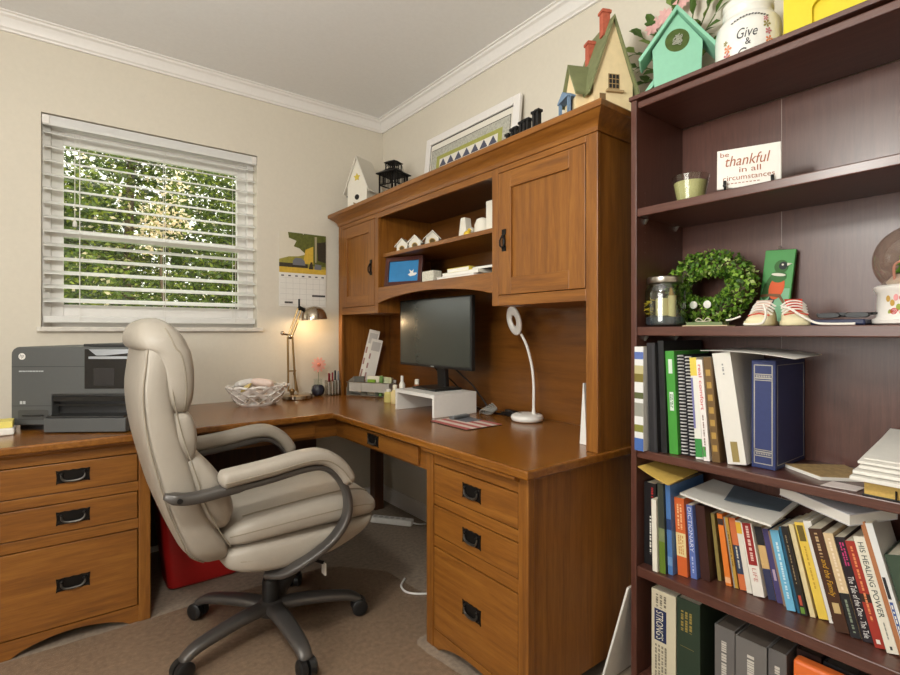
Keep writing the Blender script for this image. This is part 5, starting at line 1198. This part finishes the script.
for k in range(26):
    c = Vector((jc[0]-.03+rng.uniform(-.008, .012), jc[1]+.034+rng.uniform(-.012, .012), Z3+.062+rng.uniform(-.022, .024)))
    d = Vector((rng.gauss(0, 1), rng.gauss(0, 1), rng.gauss(0, 1))).normalized(); e = d.orthogonal().normalized()
    b.add([c-d*.012, c+e*.004, c+d*.012, c-e*.004], [(0, 1, 2, 3)])
b.build('yellow_flower', col(206, 176, 50), jr)
b = MB().tube([(jc[0]-.01, jc[1]-.02, Z3+.04), (jc[0]-.02, jc[1]-.03, Z3+.12)], .003, 6).lathe([(.001, .12), (.008, .10), (.003, .07)], (jc[0]-.02, jc[1]-.032, Z3), 8); b.build('dried_stem', col(170, 120, 60), jr, smooth=True)

wr = thing('leaf_wreath', 'round green leaf wreath standing against the bookcase back', 'wreath', (1.62, .765, Z3))
cW = Vector((1.634, .775, 1.2895)); e1 = Vector((0, -1, 0)); e2 = Vector((.18, 0, .98)).normalized(); e3 = e1.cross(e2)
b = MB(); b.tube([cW+e1*(.103*cos(2*pi*k/40))+e2*(.078*math.sin(2*pi*k/40)) for k in range(40)], .024, 8, closed=True); b.build('wreath_ring', col(70, 60, 34), wr, smooth=True)
rng = random.Random(21); b = MB()
for k in range(3600):
    a = rng.uniform(0, 2*pi); f = rng.uniform(0, 2*pi); rr = rng.uniform(.024, .046)+(rng.uniform(0, .008) if k % 5 == 0 else 0)
    rad = e1*cos(a)+e2*math.sin(a)
    c = cW+e1*(.103*cos(a))+e2*(.078*math.sin(a))+rad*(rr*cos(f)*.95)+e3*(rr*math.sin(f)*.8)
    c.x = max(1.583, min(c.x, 1.712)); c.z = max(c.z, Z3+.013); c.y = min(c.y, .901)
    out = (rad*cos(f)+e3*math.sin(f)).normalized()
    d = (out*.5+Vector((rng.gauss(0, .6), rng.gauss(0, .6), rng.gauss(0, .6)))).normalized()
    s = d.cross(out+Vector((rng.gauss(0, .4), rng.gauss(0, .4), rng.gauss(0, .4)))).normalized(); nn = s.cross(d)
    L_, w_ = rng.uniform(.011, .018), rng.uniform(.0045, .0068)
    b.add([c-d*L_*.5, c-d*L_*.1-s*w_+nn*.001, c+d*L_*.5, c-d*L_*.1+s*w_+nn*.001], [(0, 1, 2, 3)], rng.choices((0, 1, 2, 3), (30, 40, 24, 6))[0])
b.build('leaves', [leafmat('wreath_dark', (58, 92, 28)), leafmat('wreath_mid', (102, 146, 46)), leafmat('wreath_light', (156, 192, 78)), leafmat('wreath_pale', (204, 220, 146))], wr)
b = MB()
for y in (.80, .762): b.lathe([(.001, 0), (.011, .002), (.012, .006), (.004, .009)], (0, 0, 0), 14)
k = len(b.v)//2
Mt = lambda y: Matrix.Translation((1.585, y, 1.232)) @ Matrix.Rotation(R(-90), 4, 'Y')
for i in range(k): b.v[i] = Mt(.795) @ b.v[i]; b.v[i+k] = Mt(.752) @ b.v[i+k]
b.build('white_buttons', white_pp, wr, smooth=True)
tw = thing('folded_card', 'green card with twine bow lying on the shelf before the wreath', 'card', (1.525, .73, Z3))
MB().prism([(1.492, .785), (1.492, .655), (1.555, .66), (1.555, .79)], 'z', Z3+.0004, Z3+.003).build('card_base', col(206, 186, 150), tw)
MB().prism([(1.496, .775), (1.496, .67), (1.55, .675), (1.55, .78)], 'z', Z3+.0032, Z3+.012).build('green_band', col(110, 126, 84), tw)
b = MB()
for s in (-1, 1): b.tube(smoothpath([(1.50, .725, Z3+.014), (1.497, .725+s*.012, Z3+.024), (1.497, .725+s*.022, Z3+.016), (1.50, .725, Z3+.014), (1.495, .725+s*.014, Z3+.0145)]), .0012, 6)
b.build('twine_bow', col(214, 204, 180), tw, smooth=True)

bd = thing('bird_plaque', 'tall green plaque painted with an orange breasted bird', 'plaque', (1.686, .612, Z3+.0042), rot=(R(3.5), R(8), 0))
K = dict(local=True)
MB().box(-.005, .007, -.041, .041, .0008, .228).build('board', mat('plaque_green', (74, 150, 78), .45, noise=.15, nscale=14), bd, bevel=.002, **K)
b = MB()
def flat(pts, m, k): b.prism([(-y, z) for y, z in pts], 'x', -.0052-.0004*k, -.0050, m)
ell = lambda cy, cz, ry, rz, rot=0, n=20: [(cy+ry*cos(2*pi*i/n)*cos(rot)-rz*math.sin(2*pi*i/n)*math.sin(rot), cz+ry*cos(2*pi*i/n)*math.sin(rot)+rz*math.sin(2*pi*i/n)*cos(rot)) for i in range(n)]
flat([(-.037, .004), (.037, .004), (.037, .11), (-.037, .11)], 7, 0)
flat(ell(-.012, .062, .009, .05, -.28), 4, 1); flat(ell(-.018, .115, .014, .042, -.3), 3, 2)
flat(ell(.002, .112, .020, .036, -.15), 1, 3); flat(ell(.004, .145, .021, .018), 2, 4)
flat(ell(.008, .176, .0185, .02), 3, 5); flat(ell(.013, .178, .011, .012), 4, 6)
flat([(.023, .186), (.036, .184), (.024, .177)], 5, 7); flat(ell(.012, .181, .003, .003, 0, 10), 5, 8)
flat(ell(.004, .151, .019, .0045, -.1), 5, 9)
flat([(-.038, .082), (-.01, .086), (.012, .082), (.037, .044), (.037, .052), (.014, .092), (-.01, .093), (-.038, .090)], 6, 10)
b.build('bird_painting', [col(74, 150, 78), col(216, 92, 44), col(60, 110, 56), col(58, 104, 50), col(38, 44, 46), col(226, 222, 206), col(120, 84, 50), col(126, 178, 140)], bd, **K)
MB().tube([(.0, .004+.005*cos(2*pi*i/12), .234+.005*math.sin(2*pi*i/12)) for i in range(12)], .001, 6, closed=True).build('hanging_ring', chrome, bd, **K)

cvs = mat('cream_canvas', (226, 214, 178), .75, noise=.06, nscale=80); sol = mat('shoe_rubber', (222, 210, 170), .6); lace = mat('white_lace', (232, 226, 216), .8)
SX = Matrix.Diagonal((.95, 1.2, .80, 1))
def shoe(c, rz, label, tongue):
    t = thing('baby_shoe', label, 'shoe', c, rz, 'pair of baby sneakers')
    # toe points to -x
    outl = [(-.052, .0), (-.050, .016), (-.040, .026), (-.015, .029), (.015, .024), (.045, .024), (.056, .014), (.058, 0)]
    full = outl+[(x, -y) for x, y in outl[::-1][1:-1]]
    MB().loft([[(x*s, y*s, z) for x, y in full] for s, z in ((.97, .0006), (1, .003), (1, .014), (.96, .017))]).xf(SX).build('sole', sol, t, smooth=True, angle=50, **K)
    rings = []
    for x, hw, h in ((-.048, .012, .022), (-.042, .021, .030), (-.028, .026, .036), (-.012, .026, .046), (.004, .024, .060), (.02, .023, .070), (.038, .022, .073), (.05, .017, .072), (.054, .01, .068)):
        rings.append([(x, hw*cos(pi*i/12), .015+(h-.015)*math.sin(pi*i/12)**.75) for i in range(13)])
    MB().loft(rings).xf(SX).build('upper', cvs, t, smooth=True, angle=60, **K)
    MB().loft([[(x, y, z) for x, y, z in ((xx-.002, -w_, zz), (xx-.002, w_, zz), (xx+.003, w_, zz+.002), (xx+.003, -w_, zz+.002))] for xx, w_, zz in ((-.014, .013, .046), (0, .014, .062), (.016, .016, .078), (.026, .017, .088))]).xf(SX).build('tongue', col(*tongue), t, smooth=True, **K)
    b = MB()
    for i in range(4):
        x, z = -.014+.0095*i, .050+.0095*i
        b.tube(smoothpath([(x+.008, -.023, z-.012), (x, -.012, z+.002), (x-.001, 0, z+.005), (x, .012, z+.002), (x+.008, .023, z-.012)], 4), .0028, 6)
    b.xf(SX).build('laces', lace, t, smooth=True, **K)
    b = MB()
    for i in range(3): x, z = -.009+.0095*i, .054+.0095*i; b.box(x-.002, x+.003, -.010, .010, z-.003, z+.0)
    b.xf(SX).build('lace_gap', col(50, 44, 44), t, **K)
    MB().tube([(-.022, y, .043+.0-abs(y)*.35) for y in (-.022, -.012, 0, .012, .022)], .0025, 6).xf(SX).build('toe_seam', col(196, 70, 54), t, smooth=True, **K)
    return t
shoe((1.535, .583, Z3), R(2), 'cream baby sneaker with white laces, nearer the wreath', (222, 190, 176))
shoe((1.537, .504, Z3), R(26), 'cream baby sneaker with a red tongue top, nearer the snow globe', (206, 60, 40))
lc = MB().tube(smoothpath([(1.475, .512, Z3+.048), (1.466, .49, Z3+.042), (1.468, .466, Z3+.024), (1.472, .437, Z3+.006), (1.47, .405, Z3+.003), (1.475, .36, Z3+.003)]), .003, 6)
tag(lc.build('shoelace', lace, origin=(1.47, .42, Z3), smooth=True), 'white shoelace trailing from the red tongued sneaker along the shelf', 'shoelace')
lc = MB().tube(smoothpath([(1.475, .612, Z3+.026), (1.472, .633, Z3+.018), (1.475, .65, Z3+.016)]), .0025, 6).tube(smoothpath([(1.47, .553, Z3+.055), (1.462, .545, Z3+.035), (1.462, .548, Z3+.015), (1.462, .56, Z3+.0045), (1.465, .60, Z3+.0045)]), .003, 6)
tag(lc.build('shoelace', lace, origin=(1.47, .6, Z3), smooth=True), 'white shoelace hanging loose from the sneaker nearer the wreath', 'shoelace')
wl_ = thing('blue_wallet', 'dark blue wallet lying on the shelf by the snow globe', 'wallet', (1.53, .40, Z3))
MB().box(1.49, 1.58, .345, .455, Z3+.0006, Z3+.014).build('wallet_body', col(38, 44, 74, .4), wl_, bevel=.004)
sg_ = thing('sunglasses', 'folded black sunglasses lying on the blue wallet', 'sunglasses', (1.53, .39, Z3+.0145))
b = MB()
for s in (-1, 1): b.loft([[(1.51+.006*q, .393+s*.028+a, Z3+.0245+c) for a, c in superell(.025*sc_, .0065*sc_, 2.6, 16)] for q, sc_ in ((-1, .9), (-.5, 1), (.5, 1), (1, .9))])
b.box(1.506, 1.512, .386, .40, Z3+.025, Z3+.031); b.build('lenses', mat('dark_lens', (20, 20, 22), .35), sg_, smooth=True)
b = MB().tube(smoothpath([(1.518, .447, Z3+.028), (1.56, .44, Z3+.026), (1.57, .36, Z3+.022)]), .003, 6).tube(smoothpath([(1.518, .339, Z3+.028), (1.55, .33, Z3+.028), (1.562, .42, Z3+.03)]), .003, 6); b.build('temples', black_pl, sg_, smooth=True)

gb = thing('snow_globe', 'snow globe on a white candy patterned base', 'snow globe', (1.56, .264, Z3))
gc_ = (1.56, .264)
MB().lathe([(.076, .0006), (.083, .004), (.084, .012), (.076, .018), (.074, .030), (.073, .074), (.079, .080), (.080, .088), (.074, .092), (.05, .094)], (gc_[0], gc_[1], Z3), 40).build('base', mat('globe_white', (232, 226, 220), .35), gb, smooth=True, angle=50)
b = MB()
def onb(th, z, pts, m):
    r = .0745
    b.add([(gc_[0]+r*cos(th+a/r), gc_[1]+r*math.sin(th+a/r), Z3+z+c) for a, c in pts], [tuple(range(len(pts)))], m)
T0 = R(185)
def swirl(th, z, r0, m):
    n = 40; pts = [( (r0*(1-i/n))*cos(i*.36), (r0*(1-i/n))*math.sin(i*.36)) for i in range(n)]
    b.tube([(gc_[0]+.0748*cos(th+a/.0745), gc_[1]+.0748*math.sin(th+a/.0745), Z3+z+c) for a, c in pts], .0011, 5, m=m)
swirl(T0-.22, .060, .012, 0); swirl(T0+.30, .058, .010, 0); swirl(T0-.5, .030, .008, 0)
for th, z, m in ((T0-.38, .040, 1), (T0+.12, .036, 1), (T0-.05, .045, 2), (T0-.15, .034, 3), (T0+.02, .030, 2), (T0-.55, .05, 3), (T0+.2, .05, 3), (T0-.3, .026, 2), (T0-.62, .028, 1), (T0-.45, .062, 2), (T0-.02, .066, 1), (T0-.12, .022, 1), (T0+.1, .055, 2), (T0-.68, .06, 3)):
    onb(th, z, ell(0, 0, .005, .0075), m)
b.build('candy_decoration', [col(196, 50, 58), col(150, 160, 66), col(222, 150, 150), col(190, 150, 70)], gb, smooth=True)
MB().ball((gc_[0], gc_[1], Z3+.150), .083, 40, 22).build('globe_glass', glass('globe_glass', (230, 218, 208), .03, gloss=.3), gb, smooth=True)
b = MB().lathe([(.055, .094), (.058, .10), (.045, .116), (.02, .124), (.003, .126)], (gc_[0], gc_[1], Z3), 20); b.build('snow_mound', white_pp, gb, smooth=True)
b = MB()
for k, (r, z) in enumerate(((.022, .122), (.018, .14), (.012, .157))): b.lathe([(r, z), (.004, z+.026), (.0005, z+.03)], (gc_[0]-.01, gc_[1]+.02, Z3), 12)
b.build('tiny_tree', col(96, 176, 50), gb, smooth=True)
MB().ball((gc_[0]-.015, gc_[1]-.022, Z3+.14), .02, 14, 8).ball((gc_[0]-.015, gc_[1]-.022, Z3+.168), .014, 12, 8).build('snowman', white_pp, gb, smooth=True)
MB().tube(smoothpath([(gc_[0]-.04, gc_[1]+.034, Z3+.10), (gc_[0]-.044, gc_[1]+.034, Z3+.135), (gc_[0]-.042, gc_[1]+.022, Z3+.145), (gc_[0]-.04, gc_[1]+.016, Z3+.138)]), .0028, 6).build('candy_cane', col(222, 170, 160), gb, smooth=True)

Z2 = 1.5395
cn = thing('candle_cup', 'pale green candle in a clear cup on the second shelf', 'candle', (1.52, .772, Z2))
cc = (1.523, .775, Z2)
MB().lathe([(.036, .003), (.0375, .006), (.0475, .060), (.046, .062), (.001, .060)], cc, 32).build('wax', col(212, 208, 150, .45), cn, smooth=True, angle=50)
MB().loft([[(cc[0]+r*cos(2*pi*q/36), cc[1]+r*math.sin(2*pi*q/36), cc[2]+z) for q in range(36)] for r, z in ((.036, .0006), (.0385, .003), (.0525, .079), (.0535, .080), (.0522, .080), (.0375, .0045))], caps=False).build('cup', glass('cup_glass', (250, 251, 248), .08, gloss=.5), cn, smooth=True)
sgn = thing('lettered_plaque', 'white plaque lettered be thankful in all circumstances on the second shelf', 'plaque', (1.508, .606, Z2+.0078), rot=(0, R(8), R(21.5)))
MB().box(0, .006, -.077, .077, .004, .120).build('board', mat('plaque_white', (230, 226, 218), .5), sgn, bevel=.0015, **K)
rust = col(158, 92, 62)
b = MB()
L0 = lambda y, z: (-.0002, y, z)
def ln_(s, y0, z, w, h, sh=0): put_text(b, s, L0(y0, z), (0, -1, 0), (0, 0, 1), w, h, 0, shear=sh, nrm=(-1, 0, 0), lift=.0006)
ln_('be', .069, .098, .022, .014); ln_('thankful', .056, .068, .108, .031, .25); ln_('in all', .022, .047, .052, .016); ln_('circumstances', .062, .026, .124, .014)
for k in range(9): b.box(-.0008, -.0002, .045-.009*k, .051-.009*k, .016, .018)
b.build('lettering', rust, sgn, **K)
for y in (-.056, .057):
    b = MB(); b.tube(smoothpath([(-.03, y, .002), (-.018, y, .006), (-.008, y, .010), (-.008, y, .024)], 4), .0045, 6); b.tube([(-.008, y, .004), (.05, y, .004), (.02, y*.8, .08)], .003, 6)
    b.build('easel_foot', black_pl, sgn, smooth=True, **K)

# ------------------------------------------------------------------ on top of the bookcase
ZT = 1.898
mt = mat('mint_paint', (140, 196, 168), .65, noise=.08, nscale=50)
mb_ = thing('mint_birdhouse', 'mint green birdhouse with round entrance on top of the bookcase', 'birdhouse', (1.568, .842, ZT), R(28))
# local: front faces -x
w, he, pk, d = .074, .17, .285, .055
b = MB().prism([(-w*.9, .0), (w*.9, .0), (w, he), (0, pk-.012), (-w, he)], 'x', 0, d); b.build('body', mt, mb_, bevel=.001, **K)
b = MB()
for s in (-1, 1): b.prism([(0, pk-.011), (s*(w+.036), he-.040), (s*(w+.042), he-.030), (0, pk+.006)], 'x', -.018, d+.010)
b.build('roof', mt, mb_, bevel=.001, **K)
ring = lambda r, n=28: [(.0+r*cos(2*pi*k/n), .185+r*math.sin(2*pi*k/n)) for k in range(n)]
MB().prism(ring(.036), 'x', -.0012, -.0002).build('entrance', mat('dark_moss', (76, 92, 44), .9, noise=.5, nscale=60), mb_, **K)
b = MB(); rng = random.Random(8); p = Vector((-.004, 0, .185)); pts = [p]
for k in range(26): pts.append(Vector((-.004+rng.uniform(-.003, .002), rng.uniform(-.016, .016), .185+rng.uniform(-.018, .018))))
b.tube(smoothpath(pts, 3), .0011, 5); b.build('nest_wire', col(176, 176, 160), mb_, smooth=True, **K)
b = MB().prism([(w*.92+.002, .055), (w+.028, .02), (w+.034, .026), (w*.92+.002, .075)], 'x', .0, .04); b.build('side_flap', mt, mb_, **K)
fp = thing('artificial_plant', 'artificial pink flowering plant with green leaves behind the mint birdhouse', 'plant', (1.714, .905, ZT))
pc_ = Vector((1.714, .905, ZT)); rng = random.Random(31)
MB().lathe([(.026, .0005), (.03, .004), (.035, .09), (.033, .09), (.02, .086)], pc_, 18).build('pot', col(120, 96, 72), fp, smooth=True)
st_, lf, fw_ = MB(), MB(), MB()
def leaf(c, d, up_, L_, w_):
    d = d.normalized(); s = d.cross(up_).normalized(); n_ = s.cross(d)
    V = [c, c+d*L_*.35-s*w_+n_*.004, c+d*L_*.35, c+d*L_*.35+s*w_+n_*.004, c+d*L_*.72-s*w_*.75, c+d*L_*.72-n_*.003, c+d*L_*.72+s*w_*.75, c+d*L_-n_*.01]
    for q_ in V: q_.x = min(1.748, max(1.703, q_.x))
    lf.add(V, [(0, 2, 1), (0, 3, 2), (1, 2, 5, 4), (2, 3, 6, 5), (4, 5, 7), (5, 6, 7)], rng.choice((0, 0, 1)))
for tx, ty, tz in ((1.715, 1.085, .30), (1.715, 1.06, .35), (1.715, 1.075, .24), (1.715, 1.01, .37), (1.715, .815, .33), (1.715, .79, .30), (1.715, .80, .36), (1.715, .94, .40), (1.715, .85, .40), (1.715, 1.045, .17), (1.715, .795, .2)):
    tip = Vector((tx, ty, ZT+tz)); a = pc_+Vector((0, 0, .08)); mid_ = (a+tip)/2+Vector((0, 0, .03))
    sp = smoothpath([a, mid_, tip], 5); st_.tube(sp, .0022, 5)
    for q in range(3, len(sp), 2):
        dd = (sp[q]-sp[q-1]).normalized(); dd = dd+Vector((rng.gauss(-.3, .5), rng.gauss(0, .7), rng.gauss(0, .5)))
        leaf(sp[q], dd, Vector((-.5, rng.gauss(0, .4), .8)), rng.uniform(.055, .08), rng.uniform(.014, .021))
    leaf(tip, (tip-mid_)+Vector((-.02, 0, 0)), Vector((-.6, 0, .6)), .06, .015)
for c in (Vector((1.706, .965, ZT+.375)), Vector((1.706, .90, ZT+.40)), Vector((1.706, 1.01, ZT+.36))):
    for k in range(12):
        a = 2*pi*k/12; d = Vector((rng.uniform(-.1, .4), cos(a), math.sin(a))).normalized(); s = d.cross(Vector((-1, 0, 0))).normalized()
        fw_.add([c, c+d*.018-s*.008, c+d*.034, c+d*.018+s*.008], [(0, 1, 2, 3)])
st_.build('stems', col(96, 110, 60), fp, smooth=True); lf.build('leaves', [leafmat('plant_leaf', (74, 106, 44)), leafmat('plant_leaf_light', (122, 148, 76))], fp); fw_.build('blossoms', col(226, 176, 172), fp)
jw = thing('white_jar', 'white glazed jar with a lettered floral label on top of the bookcase', 'jar', (1.60, .642, ZT))
gz = mat('white_glaze', (234, 232, 226), .25, coat=.4)
jx, jy = 1.603, .645
MB().lathe([(.07, .0006), (.082, .006), (.086, .04), (.086, .11), (.082, .14), (.07, .158), (.063, .165), (.063, .175), (.066, .178), (.066, .190), (.063, .193), (.063, .20), (.066, .203), (.066, .210), (.062, .213), (.058, .21), (.056, .17)], (jx, jy, ZT), 48, caps=True).build('jar_body', gz, jw, smooth=True, angle=50)
def bend(zb, th0):
    def f(a, c):
        z = zb+c; r = .0866 if z < .11 else .0866-(z-.11)**1.6*.55
        th = th0+a/.088
        return Vector((jx+(r+.0006)*cos(th), jy+(r+.0006)*math.sin(th), ZT+z))
    return f
b = MB(); TH = math.atan2(-jy, -jx)
put_text(b, 'Give', (0, 0, 0), (1, 0, 0), (0, 0, 1), .052, .028, 0, shear=.3, bend=bend(.076, TH-.32))
put_text(b, '&', (0, 0, 0), (1, 0, 0), (0, 0, 1), .014, .018, 0, bend=bend(.055, TH-.08))
put_text(b, 'Get', (0, 0, 0), (1, 0, 0), (0, 0, 1), .05, .03, 0, shear=.25, bend=bend(.018, TH-.3))
for k in range(13):
    f = bend(.128+.010*math.sin(pi*k/12), TH-.52+1.04*k/12); s = 1 if k % 2 else -1
    b.add([f(0, 0), f(.004, .003*s), f(.009, .001), f(.004, -.002*s)], [(0, 1, 2, 3)], 0)
b.build('lettering', col(66, 66, 70), jw)
b = MB(); rng = random.Random(3)
for th, z, m, s in ((-.62, .06, 0, .010), (-.66, .04, 1, .009), (-.58, .035, 0, .007), (.55, .105, 2, .009), (.60, .085, 1, .008), (.62, .062, 0, .009), (.52, .12, 1, .006), (-.7, .08, 2, .006)):
    for q in range(5):
        a0 = 2*pi*q/5; f = bend(z, TH+th)
        b.add([f(0, 0), f(s*cos(a0-.4), s*math.sin(a0-.4)), f(s*1.3*cos(a0), s*1.3*math.sin(a0)), f(s*cos(a0+.4), s*math.sin(a0+.4))], [(0, 1, 2, 3)], m)
b.build('floral_print', [col(216, 136, 96), col(190, 110, 120), col(150, 140, 80)], jw)
yb_ = thing('yellow_birdhouse', 'bright yellow birdhouse with arched opening on top of the bookcase', 'birdhouse', (1.60, .452, ZT), R(3))
yel = mat('yellow_paint', (228, 206, 44), .5, noise=.05, nscale=50)
w = .098
pts = [(-w, 0), (w, 0), (w, .20), (0, .30), (-w, .20)]
MB().prism(pts, 'x', .012, .14).build('body', yel, yb_, **K)
hole = [(.012+.02*cos(pi*k/10), .115+.022*math.sin(pi*k/10)) for k in range(11)]
# front board with an arched opening
b = MB(); fr = [(w, 0), (w, .20), (0, .30), (-w, .20), (-w, 0)]
b.prism([(-w, 0), (-.008, 0), (-.008, .115)]+[(.012+.02*cos(pi-pi*k/10*.5), .115+.022*math.sin(pi*k/10*.5)) for k in range(1, 11)]+[(.012, .29), (0, .30), (-w, .20)], 'x', 0, .0118)
b.prism([(.032, 0), (w, 0), (w, .20), (.012, .288)]+[(.012+.02*cos(pi*k/20), .115+.022*math.sin(pi*k/20)) for k in range(10, -1, -1)], 'x', 0, .0118)
b.prism([(-.008, 0), (.032, 0), (.032, .055), (-.008, .055)], 'x', 0, .0118)
b.build('front_board', yel, yb_, **K)
b = MB()
for s in (-1, 1): b.prism([(0, .302), (s*(w+.006), .19), (s*(w+.010), .199), (0, .316)], 'x', -.012, .155)
b.build('roof', yel, yb_, **K)
MB().cyl((-.03, .012, .045), (0, .012, .045), .005, 10).build('perch', yel, yb_, smooth=True, **K)
